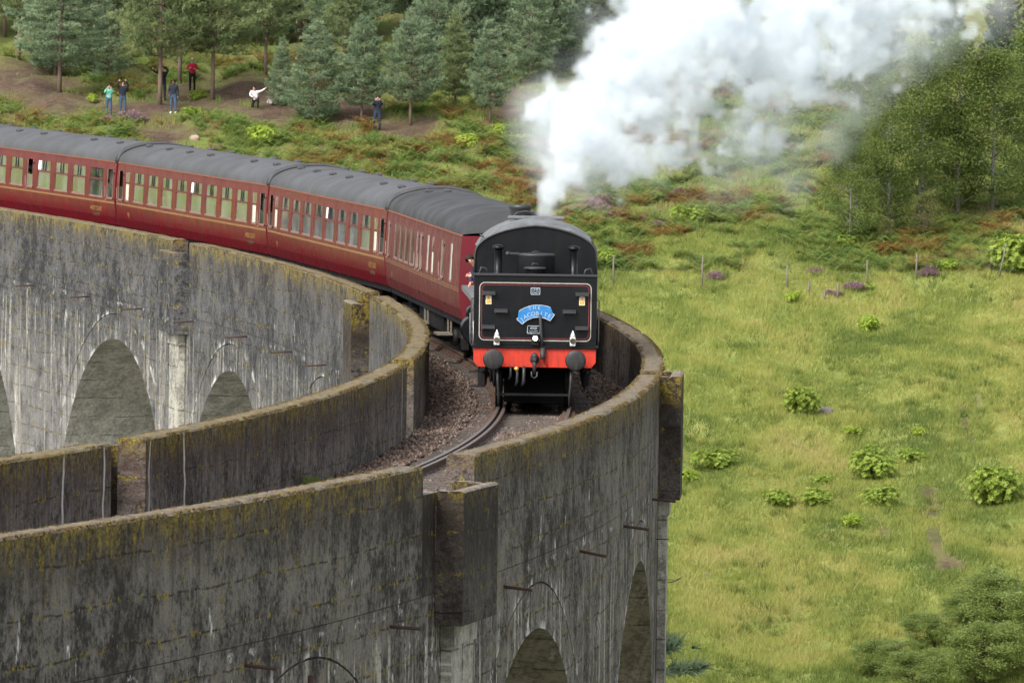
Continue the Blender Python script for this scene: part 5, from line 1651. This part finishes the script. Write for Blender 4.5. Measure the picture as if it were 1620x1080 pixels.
def bracken_mesh(n_pl, seed):
    rng = np.random.default_rng(seed)
    y = rng.uniform(327, 384, n_pl); px = rng.uniform(-60, 1680, n_pl)
    x = (px - 810) / FPX * y
    z = ground_z(x, y)
    _, row = px_of(x, y, z)
    dn = fbm(x / 2.2, y / 3.6, 81, 3)
    lim = np.where(px > 900, np.where(row < 432, .37, .9), np.where(row < 165, .44, .36))
    lim = np.where((px > 1180) & (px < 1300), lim + .12, lim)
    keep = (dn > lim) & (mud_at(x, y) < .4)
    x, y, z, px, row = x[keep], y[keep], z[keep], px[keep], row[keep]; n = len(x)
    rust = fbm(x / 1.8 + 50, y / 3, 83, 3) + np.where((px > 430) & (px < 880), .075, -.04) + np.where(px > 1150, -.07, 0) + rng.normal(0, .05, n)
    tone = np.where(rust + rng.normal(0, .07, n) > .55, rng.uniform(.6, 1.0, n), rng.uniform(.0, .58, n))
    nf = 7; m = 9
    az = rng.uniform(0, 6.283, (n, 1)) + np.linspace(0, 6.283, nf, endpoint=False)[None] + rng.normal(0, .3, (n, nf))
    L = rng.uniform(.38, .78, (n, nf))
    t = np.linspace(.22, 1, m)[None, None]
    rad = L[..., None] * (.25 * t + .65 * t ** 1.5); hh = L[..., None] * (1.35 * t - .62 * t ** 2.3)
    ca, sa_ = np.cos(az)[..., None], np.sin(az)[..., None]
    C = np.stack([x[:, None, None] + rad * ca, y[:, None, None] + rad * sa_, z[:, None, None] + hh - .05], -1)
    wd = L[..., None] * .36 * (1.02 - t) ** .75 + .02
    side = np.stack([-sa_ + 0 * t, ca + 0 * t, 0 * t + 0 * ca], -1)
    fwd = np.stack([ca + 0 * t, sa_ + 0 * t, 0 * t + 0 * ca], -1)
    up = np.array([0, 0, 1.])
    Vs = []
    hw_ = L[..., None, None] * .055
    for sgn in (-1, 1):
        tipp = C + side * sgn * wd[..., None] + fwd * wd[..., None] * .25 - up * wd[..., None] * .15
        Vs.append(np.stack([C - fwd * hw_ + up * .01, C + fwd * hw_, tipp], -2))
    V = np.stack(Vs, 3).reshape(-1, 3)
    tn = np.clip(np.repeat(tone, nf * m * 2) + rng.normal(0, .05, n * nf * m * 2), 0, 1)
    return np_mesh('bracken', V, np.arange(len(V)).reshape(-1, 3), 'bracken_leaf', {'v': tn})


tag(link('bracken', bracken_mesh(9500, 91)), 'green and rust brown bracken covering the bank', 'bracken', kind='stuff')

# moss and lichen cushions along the parapet edges
rng = np.random.default_rng(19)
PP = []; DD = []
for off, top, outw, n in ((OUT - .015, HPO, 1, 9000), (WO + .02, HPO, -1, 3500), (-WI - .015, HPI, 1, 7000), (INN + .02, HPI, -1, 5000)):
    s0 = rng.uniform(-70, 66, n); dn = fbm(s0 / 1.3, s0 * 0 + off, 33, 4)
    gaps = REF_OUT if off > 0 else REF_INN
    ok = (dn > .42) & ~np.any([(s0 > g_[0] - .05) & (s0 < g_[1] + .05) for g_ in gaps], axis=0)
    s0 = s0[ok]; n = len(s0); oo_ = off + rng.normal(-.03 * outw, .03, n); th_ = s0 / R
    zz_ = top - .012 - np.maximum(0, (oo_ - off) * outw) * 1.0
    PP.append(np.stack([CX + (R + oo_) * np.cos(th_), CY + (R + oo_) * np.sin(th_), zz_ + GRAD * s0 + G2 * s0 ** 2], -1))
    DD.append(norm(np.stack([np.cos(th_) * outw * .5, np.sin(th_) * outw * .5, np.full(n, .8)], -1)))
PP = np.concatenate(PP); DD = np.concatenate(DD)
V, F = needles(PP, DD, 6, .036, .02, rng, .6)
tag(link('parapet_moss', np_mesh('parapet_moss', V, F, 'moss_cushion', {'v': np.repeat(rng.random(len(PP)), 6)})), 'brown and yellow moss growing along the edges of the parapet tops', 'moss', kind='stuff')

# weeds in cracks on the viaduct
rng = np.random.default_rng(5)
for s0, o0, lb in ((-45.6, -WI - .02, 'small weed growing from the inner refuge by the white streaks'), (-30, -WI + .12, 'green weed tuft at the foot of the inner parapet'), (-36, -WI + .15, 'low weed patch on the ballast edge'), (-46.5, 1.2, 'green weed beside the sleepers in the near refuge opening')):
    P = np.array(tp(s0, o0, -.18)) + rng.normal(0, .10, (60, 3)) * np.array([1.6, 1.6, .0])
    V, F = needles(P, np.tile(np.array([[0, 0, 1.]]), (60, 1)), 4, .2, .03, rng, .6)
    tag(link('weed_tuft', np_mesh('weed_tuft', V, F, 'slope_grass', {'v': rng.random(240)})), lb, 'weed')

# ------------------------------------------------------------------ fence
fence = empty('wire_fence', gp(1110, 458)); tag(fence, 'old wire fence with thin wooden posts along the top of the meadow', 'fence')
FI = Vector(fence.location)
posts = [(905, 448, 48, 0), (970, 452, 45, 0), (1110, 458, 52, .02), (1245, 456, 36, 0), (1372, 452, 40, -.02), (1449, 446, 40, .02), (1578, 442, 55, .24), (1680, 436, 50, 0)]
tops = []
for px, py, hp, lean in posts:
    p = gp(px, py); h_ = hp * p.y / FPX
    mb = MB(); mb.tube([(0, 0, -.2), (lean * h_, 0, h_)], [.042, .036], 7)
    mb.build('post', ['post_wood'], fence, p - FI); tops.append((p, h_, lean))
for f in (.9, .55, .25):
    mb = MB()
    for (p, h_, l_), (q, h2, l2) in zip(tops[:-1], tops[1:]):
        a = p + Vector((l_ * h_ * f, 0, h_ * f)); b = q + Vector((l2 * h2 * f, 0, h2 * f))
        mb.tube([a.lerp(b, t / 6) - Vector((0, 0, .05 * sin(pi * t / 6))) - FI for t in range(7)], .006, 4)
    mb.build('wire', ['wire'], fence)
for px, py, hp, lb in ((1279, 468, 20, 'short wooden stake left of the pair below the fence'), (1325, 472, 22, 'short wooden stake with dark top below the fence'), (1304, 476, 14, 'lowest short stake between two others below the fence')):
    p = gp(px, py); mb = MB(); mb.tube([(0, 0, -.1), (.01, 0, hp * p.y / FPX)], [.06, .05], 7)
    tag(mb.build('wooden_stake', ['post_wood'], None, p), lb, 'stake', 'short stakes below the fence')

# ================================================================== PEOPLE
def cloth(name, col): 
    return plain(name, col, .85, 0, .15)


for nm, c in dict(teal=(.16, .42, .33), navy=(.018, .022, .035), jeans=(.055, .085, .14), black=(.012, .012, .014), crimson=(.36, .015, .05), offwhite=(.72, .70, .68), skin=(.52, .30, .22), darkskin=(.20, .11, .075), hair_dark=(.03, .022, .018), hair_grey=(.42, .40, .37), white_shoe=(.8, .8, .8), khaki=(.2, .17, .12), yellow=(.65, .48, .06), orange=(.62, .26, .05), paleblue=(.40, .50, .60), green_top=(.10, .28, .12), grey_top=(.3, .3, .3), overall=(.03, .04, .07), red_top=(.4, .05, .04), rucksack=(.42, .36, .34)).items():
    cloth('cloth_' + nm, c)

STAND = dict(pelvis=(0, 0, .95), chest=(0, -.01, 1.28), neck=(0, 0, 1.47), head=(0, -.02, 1.60), crown=(0, -.01, 1.68), nose=(0, -.115, 1.60),
             shL=(.175, 0, 1.40), elL=(.24, .02, 1.12), wrL=(.25, -.06, .88), haL=(.25, -.09, .79),
             shR=(-.175, 0, 1.40), elR=(-.24, .02, 1.12), wrR=(-.25, -.06, .88), haR=(-.25, -.09, .79),
             hiL=(.095, 0, .90), knL=(.11, -.02, .50), anL=(.115, .02, .09), toL=(.13, -.15, .045),
             hiR=(-.095, 0, .90), knR=(-.11, -.02, .50), anR=(-.115, .02, .09), toR=(-.13, -.15, .045))
RAD = dict(pelvis=(.165, .12), chest=(.17, .125), neck=(.058, .058), head=(.088, .105), crown=(.07, .085), nose=(.016, .016), sh=(.078, .078), el=(.052, .052), wr=(.036, .036), ha=(.045, .028), hi=(.095, .10), kn=(.064, .068), an=(.048, .05), to=(.045, .035))
BONES = [('pelvis', 'chest', 'top'), ('chest', 'neck', 'top'), ('neck', 'head', 'skin'), ('head', 'crown', 'skin'), ('head', 'nose', 'skin')]
for S_ in 'LR':
    BONES += [('chest', 'sh' + S_, 'top'), ('sh' + S_, 'el' + S_, 'top'), ('el' + S_, 'wr' + S_, 'top'), ('wr' + S_, 'ha' + S_, 'skin'), ('pelvis', 'hi' + S_, 'legs'), ('hi' + S_, 'kn' + S_, 'legs'), ('kn' + S_, 'an' + S_, 'legs'), ('an' + S_, 'to' + S_, 'shoes')]


def figure_mesh(pose, mats, fingers=False):
    J = dict(STAND); J.update(pose)
    bones = list(BONES)
    if fingers:
        for S_, sx in (('L', 1), ('R', -1)):
            h = Vector(J['ha' + S_]); w = Vector(J['wr' + S_]); d = (h - w).normalized(); sd = d.orthogonal().normalized()
            for k in range(5):
                ln = (.055, .085, .095, .088, .07)[k]; o_ = sd * ((k - 2) * .021)
                b0 = h + o_ + d * (.01 if k else -.02); b1 = h + o_ * 1.25 + d * ln * .6 + (sd * -.03 if k == 0 else Vector((0, 0, 0)))
                b2 = b1 + d * ln * .3 + Vector((0, -.012, -.03))
                J[f'f{S_}{k}a'] = b0; J[f'f{S_}{k}b'] = b1; J[f'f{S_}{k}c'] = b2
                bones += [('ha' + S_, f'f{S_}{k}a', 'skin'), (f'f{S_}{k}a', f'f{S_}{k}b', 'skin'), (f'f{S_}{k}b', f'f{S_}{k}c', 'skin')]
    names = list(J); idx = {n: k for k, n in enumerate(names)}
    me = bpy.data.meshes.new('person'); me.from_pydata([tuple(J[n]) for n in names], [(idx[a], idx[b]) for a, b, _ in bones], [])
    ob = bpy.data.objects.new('person', me); COL.objects.link(ob)
    md = ob.modifiers.new('skin', 'SKIN'); md.use_smooth_shade = True
    sb = ob.modifiers.new('sub', 'SUBSURF'); sb.levels = 1; sb.render_levels = 1
    if not me.skin_vertices:
        bpy.context.view_layer.objects.active = ob
        me.skin_vertices.new() if hasattr(me.skin_vertices, 'new') else None
    sv = me.skin_vertices[0].data
    for n in names:
        r = RAD.get(n) or RAD.get(n[:2]) or (.0095, .0095)
        if n[0] == 'f' and n[1] in 'LR': r = (.0095, .0095)
        sv[idx[n]].radius = r; sv[idx[n]].use_root = (n == 'pelvis')
    dg = bpy.context.evaluated_depsgraph_get(); dg.update()
    out = bpy.data.meshes.new_from_object(ob.evaluated_get(dg))
    bpy.data.objects.remove(ob)
    keys = ['top', 'legs', 'shoes', 'skin']
    for k in keys: out.materials.append(MATS['cloth_' + mats[k]])
    segs = [(Vector(J[a]), Vector(J[b]), keys.index(t)) for a, b, t in bones]
    mi = []
    for p in out.polygons:
        c = p.center; best = (9, 0)
        for a, b, t in segs:
            ab = b - a; f = max(0, min(1, (c - a).dot(ab) / max(ab.length_squared, 1e-9))); d = (a + ab * f - c).length
            if d < best[0]: best = (d, t)
        mi.append(best[1])
    out.polygons.foreach_set('material_index', mi)
    out.polygons.foreach_set('use_smooth', [True] * len(mi))
    return out, J


def person(label, loc, rz, pose, mats, h=1.72, hair='hair_dark', group=None, fingers=False):
    me, J = figure_mesh(pose, mats, fingers)
    o = link('person', me, None, loc, (0, 0, rz)); k = h / 1.76; o.scale = (k, k, k)
    tag(o, label, 'person', group)
    hd = Vector(J['head']); cr_ = Vector(J['crown'])
    bm = bmesh.new(); bmesh.ops.create_uvsphere(bm, u_segments=14, v_segments=9, radius=1)
    up_ = (cr_ - hd).normalized(); q = Vector((0, 0, 1)).rotation_difference(up_)
    for v in bm.verts:
        c = v.co.copy(); lowcut = .15 if c.y < 0 else -.55
        c.z = max(c.z, lowcut)
        v.co = q @ Vector((c.x * .102, c.y * .118 + .012, c.z * .105)) + hd + up_ * .055
    hm = bpy.data.meshes.new('hair'); bm.to_mesh(hm); bm.free(); hm.materials.append(MATS['cloth_' + hair])
    hm.polygons.foreach_set('use_smooth', [True] * len(hm.polygons))
    link('hair', hm, o)
    mb = MB(); sdv = q @ Vector((1, 0, 0)); fw_ = q @ Vector((0, -1, 0))
    for sx in (-1, 1): mb.lathe([(.004, -.012), (.012, 0), (.004, .012)], hd + sdv * sx * .034 + fw_ * .096 + up_ * .025, 'z', 8)
    mb.box(hd.x - .022, hd.x + .022, hd.y - .108, hd.y - .098, hd.z - .052, hd.z - .044)
    mb.build('face_features', ['cloth_hair_dark'], o)
    return o, J


CAM_ARMS = dict(elL=(.24, -.16, 1.24), wrL=(.10, -.27, 1.50), haL=(.07, -.27, 1.58), elR=(-.24, -.16, 1.24), wrR=(-.10, -.27, 1.50), haR=(-.07, -.27, 1.58))
HIGH_ARMS = dict(elL=(.27, -.10, 1.50), wrL=(.12, -.22, 1.72), haL=(.08, -.24, 1.80), elR=(-.28, -.10, 1.48), wrR=(-.2, -.20, 1.72), haR=(-.17, -.22, 1.80))
G_SP = 'spectators on the hillside'


def phone(o, pos):
    mb = MB(); mb.box(-.04, .04, -.02, .02, -.06, .06, 0, .008); c = mb.build('camera', ['cloth_black'], o, pos); return c


def stand(px, py, label, pose, mats, h=1.7, hair='hair_dark', rz=0.0, cam_pos=None):
    p = gp(px, py)
    o, J = person(label, p - Vector((0, 0, .03)), rz, pose, mats, h, hair, G_SP)
    if cam_pos:
        pass
    return o


stand(172, 183, 'person in a teal coat and blue jeans holding a camera to the face', CAM_ARMS, dict(top='teal', legs='jeans', shoes='navy', skin='skin'), 1.6, 'hair_dark', .1)
stand(194, 182, 'person in a dark jacket and jeans with both arms raised taking a photo', HIGH_ARMS, dict(top='navy', legs='jeans', shoes='black', skin='skin'), 1.72, 'hair_dark', .15)
stand(257, 160, 'person in black half hidden behind the thick pine trunk with raised arms', dict(HIGH_ARMS, elR=(-.38, -.05, 1.42), wrR=(-.5, -.15, 1.58), haR=(-.46, -.18, 1.64)), dict(top='black', legs='navy', shoes='black', skin='skin'), 1.75, 'hair_dark', 0)
stand(274, 181, 'person in navy clothes wearing bright white shoes', dict(wrR=(-.2, -.18, .95), haR=(-.14, -.24, .93)), dict(top='navy', legs='jeans', shoes='white_shoe', skin='darkskin'), 1.72, 'hair_dark', -.2)
stand(304, 148, 'grey haired person in a crimson jacket standing above the leafy bush', dict(elL=(.3, -.08, 1.2), wrL=(.12, -.22, 1.2), haL=(.05, -.24, 1.22), elR=(-.3, -.08, 1.2), wrR=(-.12, -.22, 1.25), haR=(-.05, -.24, 1.26)), dict(top='crimson', legs='black', shoes='black', skin='skin'), 1.72, 'hair_grey', 0)
KNEEL = dict(pelvis=(0, .10, .48), chest=(-.05, -.08, .74), neck=(-.06, -.14, .92), head=(-.06, -.18, 1.04), crown=(-.06, -.18, 1.12), nose=(-.06, -.28, 1.03), shL=(.12, -.1, .86), shR=(-.23, -.08, .86), elL=(.33, -.18, .92), wrL=(.52, -.25, 1.05), haL=(.60, -.27, 1.11), elR=(-.25, -.22, .68), wrR=(-.1, -.32, .62), haR=(-.03, -.34, .60), hiL=(.1, .08, .46), knL=(.17, -.28, .44), anL=(.16, -.22, .08), toL=(.18, -.38, .05), hiR=(-.1, .1, .45), knR=(-.14, -.2, .10), anR=(-.14, .22, .09), toR=(-.14, .32, .05))
stand(404, 172, 'crouching person in a white top with one arm stretched out', KNEEL, dict(top='offwhite', legs='black', shoes='black', skin='skin'), 1.7, 'hair_dark', -.1)
stand(597, 206, 'person in navy holding a camera to the face between two pine trunks', dict(CAM_ARMS, knR=(-.16, -.02, .5), anR=(-.2, .05, .09), toR=(-.24, -.1, .045)), dict(top='navy', legs='overall', shoes='black', skin='skin'), 1.72, 'hair_dark', 0)
# pale rucksack beside the crouching person
p = gp(427, 168); mb = MB()
bm = bmesh.new(); bmesh.ops.create_icosphere(bm, subdivisions=3, radius=.15)
for v in bm.verts: v.co = Vector((v.co.x * 1.1, v.co.y * .8, v.co.z * (1.25 if v.co.z > 0 else 1)))
mb.add_bm(bm); bm.free(); bag = mb.build('rucksack', ['cloth_rucksack'], None, p + Vector((0, 0, .12)))
mb = MB(); mb.tube([(-.09, -.11, .15), (-.1, -.16, 0), (-.08, -.12, -.1)], .02, 6); mb.tube([(.09, -.11, .15), (.1, -.16, 0), (.08, -.12, -.1)], .02, 6); mb.build('strap', ['cloth_grey_top'], bag)
tag(bag, 'pale rucksack on the ground beside the crouching person', 'rucksack')

# driver leaning out of the cab on the inner side
LEAN = dict(pelvis=(0, 0, .98), chest=(.18, -.08, 1.24), neck=(.34, -.12, 1.38), head=(.44, -.16, 1.46), crown=(.46, -.16, 1.54), nose=(.44, -.26, 1.455), shL=(.33, .05, 1.28), elL=(.42, .02, 1.05), wrL=(.42, -.14, .98), haL=(.43, -.2, .97), shR=(.17, -.24, 1.28), elR=(.30, -.36, 1.08), wrR=(.42, -.36, 1.14), haR=(.46, -.35, 1.16))
wm = loco.matrix_basis
bpy.context.view_layer.update()
dpos = loco.matrix_world @ Vector((LX + .55, 1.02, 1.40))
# the figure's +x must point out of the cab (loco +y), its face (-y) to the camera (loco -x)
drz = loco.rotation_euler.z - pi / 2
LEAN = {k_: (-v_[0], v_[1], v_[2]) for k_, v_ in LEAN.items()}
for k_ in ('sh', 'el', 'wr', 'ha'): LEAN[k_ + 'L'], LEAN[k_ + 'R'] = LEAN[k_ + 'R'], LEAN[k_ + 'L']
dr, J = person('engine driver in dark overalls leaning out of the cab to look along the line', dpos, drz, LEAN, dict(top='overall', legs='overall', shoes='black', skin='skin'), 1.76, 'hair_dark', None, True)

# passengers behind the coach windows
SIT = dict(pelvis=(0, .12, .50), chest=(0, .16, .80), neck=(0, .14, 1.0), head=(0, .11, 1.13), crown=(0, .12, 1.21), nose=(0, .015, 1.13), shL=(.175, .14, .93), shR=(-.175, .14, .93), elL=(.24, .06, .70), wrL=(.14, -.16, .72), haL=(.08, -.22, .73), elR=(-.24, .06, .70), wrR=(-.14, -.16, .72), haR=(-.08, -.22, .73), hiL=(.1, .08, .50), hiR=(-.1, .08, .50), knL=(.12, -.34, .50), knR=(-.12, -.34, .50), anL=(.12, -.36, .1), anR=(-.12, -.36, .1), toL=(.13, -.5, .05), toR=(-.13, -.5, .05))
h_ = LB / 2
pas = [(1, 2, .5, 'paleblue', 'passenger in a pale blue top in the second coach, third window from the locomotive'), (1, 4, -.5, 'offwhite', 'passenger in a white top in the second coach, fifth window from the locomotive'), (1, 6, .5, 'grey_top', 'passenger in a grey top in the second coach, seventh window from the locomotive'),
       (2, 0, .5, 'green_top', 'passenger in a green top in the third coach, first window from the locomotive'), (2, 2, .5, 'yellow', 'passenger in a yellow top in the third coach, third window from the locomotive'), (2, 4, -.5, 'orange', 'passenger in an orange top in the third coach, fifth window from the locomotive'), (2, 6, .5, 'offwhite', 'passenger in a white top in the third coach, seventh window from the locomotive'), (2, 7, -.5, 'paleblue', 'passenger in a pale blue top in the third coach, eighth window from the locomotive'),
       (3, 0, .5, 'offwhite', 'passenger in a white top in the leftmost coach, first window from its near end'), (3, 1, -.5, 'paleblue', 'passenger in a pale blue top in the leftmost coach, second window from its near end'), (3, 2, .5, 'green_top', 'passenger in a green top in the leftmost coach, third window from its near end'), (3, 3, -.5, 'red_top', 'passenger in a red top in the leftmost coach, fourth window from its near end'), (3, 4, .5, 'grey_top', 'passenger in a grey top in the leftmost coach, first window past its middle door'), (3, 5, .5, 'yellow', 'passenger in a yellow top in the leftmost coach, second window past its middle door')]
bpy.context.view_layer.update()
for ci, wi_, dx, col, lb in pas:
    xw = (-h_ + 3.1 + 1.965 * wi_) if ci != 3 else ((-h_ + 2.0 + 1.92 * wi_) if wi_ < 4 else (-h_ + 10.9 + 1.92 * (wi_ - 4)))
    pos = coaches[ci].matrix_world @ Vector((xw + dx, .78, 1.165))
    rz = coaches[ci].rotation_euler.z + (pi / 2 if dx < 0 else -pi / 2)
    person(lb, pos, rz, SIT, dict(top=col, legs='jeans', shoes='black', skin='skin'), 1.76, random.choice(['hair_dark', 'hair_grey']), 'passengers at the coach windows')

# ================================================================== STEAM
STEAM_D = 1.9
PUFF = [(866, 352, 24, 167, 1.5), (870, 328, 30, 168, 1.45), (876, 302, 36, 169.5, 1.3), (884, 275, 40, 171, 1.05), (898, 248, 50, 173, 1.0), (915, 215, 62, 175.5, 1.0),
        (868, 190, 50, 177, .82), (846, 178, 36, 178, .75), (858, 225, 40, 176, .62), (885, 150, 48, 180, .8),
        (940, 165, 80, 179, 1.0), (985, 115, 98, 183, 1.05), (1040, 60, 105, 187, 1.1), (1040, 150, 88, 184, .85), (1100, 30, 112, 191, 1.1), (1110, 110, 88, 190, .8), (1180, 60, 105, 195, 1.05), (1190, 140, 72, 194, .72), (1260, 30, 112, 200, 1.1), (1270, 110, 84, 199, .85), (1340, 20, 100, 205, 1.0), (1350, 90, 66, 204, .75), (1420, 0, 92, 211, .9), (1430, 60, 52, 210, .55), (1520, -10, 72, 218, .62), (1590, 5, 45, 222, .5), (1120, -60, 110, 194, 1.1), (1280, -60, 110, 203, 1.1), (1420, -70, 100, 212, 1.0), (1010, 0, 80, 188, 1.0),
        (955, 250, 60, 177, .80), (1010, 262, 58, 181, .72), (1080, 235, 70, 186, .75), (1135, 285, 48, 190, .42), (1200, 215, 66, 195, .66), (1300, 190, 52, 202, .5), (1385, 150, 46, 207, .42), (1240, 280, 40, 198, .36), (1310, 235, 26, 203, .46)]
pts = [(at(a, b, d), r_ * d / FPX, w) for a, b, r_, d, w in PUFF]
lo = Vector([min(p[k] - r_ * 1.6 for p, r_, w in pts) for k in range(3)]); hi = Vector([max(p[k] + r_ * 1.6 for p, r_, w in pts) for k in range(3)])
ng = bpy.data.node_groups.new('steam_field', 'GeometryNodeTree')
ng.interface.new_socket('Geometry', in_out='INPUT', socket_type='NodeSocketGeometry'); ng.interface.new_socket('Geometry', in_out='OUTPUT', socket_type='NodeSocketGeometry')
N_ = ng.nodes; L_ = ng.links
go = N_.new('NodeGroupOutput'); N_.new('NodeGroupInput')
pos = N_.new('GeometryNodeInputPosition').outputs[0]


def gm_(op, a, b=0.0, clamp=False):
    nd = N_.new('ShaderNodeMath'); nd.operation = op; nd.use_clamp = clamp
    for x, sk in ((a, nd.inputs[0]), (b, nd.inputs[1])):
        if isinstance(x, (int, float)): sk.default_value = x
        else: L_.new(x, sk)
    return nd.outputs[0]


def gnoise(scale, detail, rough, w=None):
    nd = N_.new('ShaderNodeTexNoise'); L_.new(pos, nd.inputs['Vector']); nd.inputs['Scale'].default_value = scale; nd.inputs['Detail'].default_value = detail; nd.inputs['Roughness'].default_value = rough
    return nd


def blobs(lst, off, grow):
    acc = None
    for p, r_, w in lst:
        nd = N_.new('ShaderNodeVectorMath'); nd.operation = 'DISTANCE'; L_.new(pos, nd.inputs[0]); nd.inputs[1].default_value = p
        v = gm_('MULTIPLY_ADD', nd.outputs['Value'], -1.0 / (r_ * grow)); v.node.inputs[2].default_value = 1.0
        v = gm_('MULTIPLY', v, w)
        if acc is None: acc = v
        else:
            nd = N_.new('ShaderNodeMath'); nd.operation = 'SMOOTH_MAX'; L_.new(acc, nd.inputs[0]); L_.new(v, nd.inputs[1]); nd.inputs[2].default_value = .15; acc = nd.outputs[0]
    return acc


core = [q for q in pts if q[2] >= .6]; thin = [(p, r_, 1.0) for p, r_, w in pts if w < 1.06]
n1 = gnoise(.62, 5, .64).outputs['Fac']; n2 = gnoise(2.6, 4, .62).outputs['Fac']; n3 = gnoise(.33, 4, .65).outputs['Fac']
vn = N_.new('ShaderNodeTexVoronoi'); vn.feature = 'F1'; vn.inputs['Scale'].default_value = 1.15; vn.inputs['Detail'].default_value = 1.0; vn.inputs['Roughness'].default_value = .5
wp = N_.new('ShaderNodeVectorMath'); wp.operation = 'MULTIPLY_ADD'; wc_ = gnoise(1.1, 3, .5).outputs['Color']; L_.new(wc_, wp.inputs[0]); wp.inputs[1].default_value = (.9, .9, .9); L_.new(pos, wp.inputs[2]); L_.new(wp.outputs[0], vn.inputs['Vector'])
puff = gm_('SUBTRACT', .45, vn.outputs['Distance'])
nn = gm_('ADD', gm_('ADD', gm_('MULTIPLY', puff, 1.35), gm_('MULTIPLY', gm_('SUBTRACT', n1, .5), 2.2)), gm_('MULTIPLY', gm_('SUBTRACT', n2, .5), 1.1))
val = gm_('ADD', gm_('SUBTRACT', blobs(core, 0, 1.18), .20), gm_('MULTIPLY', nn, .80))
den1 = gm_('MULTIPLY', gm_('POWER', gm_('MULTIPLY', gm_('MAXIMUM', val, 0.0), 6.0, True), 1.2), STEAM_D)
hz_ = gm_('MULTIPLY', gm_('MAXIMUM', blobs(thin, 0, 1.6), 0.0), gm_('POWER', gm_('MULTIPLY', gm_('MAXIMUM', gm_('ADD', gm_('SUBTRACT', n3, .47), gm_('MULTIPLY', gm_('SUBTRACT', n2, .5), .22)), 0.0), 5.0, True), 1.3))
den = gm_('ADD', den1, gm_('MULTIPLY', hz_, .7))
vc = N_.new('GeometryNodeVolumeCube')
L_.new(den, vc.inputs['Density'])
vc.inputs['Min'].default_value = lo; vc.inputs['Max'].default_value = hi
VX = .10
for k, ax in enumerate('XYZ'): vc.inputs['Resolution ' + ax].default_value = int((hi[k] - lo[k]) / (VX if k != 1 else .18))
sm = N_.new('GeometryNodeSetMaterial')
mt, nt, o = new_mat('steam_volume'); g = NT(nt)
pv = g.n('ShaderNodeVolumePrincipled'[10:]); pv.inputs['Color'].default_value = (.845, .895, .93, 1); pv.inputs['Density'].default_value = 1.0; pv.inputs['Anisotropy'].default_value = 0.0
g.l(pv.outputs[0], o.inputs['Volume'])
sm.inputs['Material'].default_value = mt
L_.new(vc.outputs[0], sm.inputs['Geometry']); L_.new(sm.outputs[0], go.inputs[0])
vd = bpy.data.volumes.new('steam'); so = bpy.data.objects.new('steam', vd); COL.objects.link(so)
vd.materials.append(mt)
md = so.modifiers.new('steam', 'NODES'); md.node_group = ng
tag(so, 'thick white steam plume blowing up and right from the locomotive', 'steam', kind='stuff')
scene.cycles.volume_step_rate = 1.6
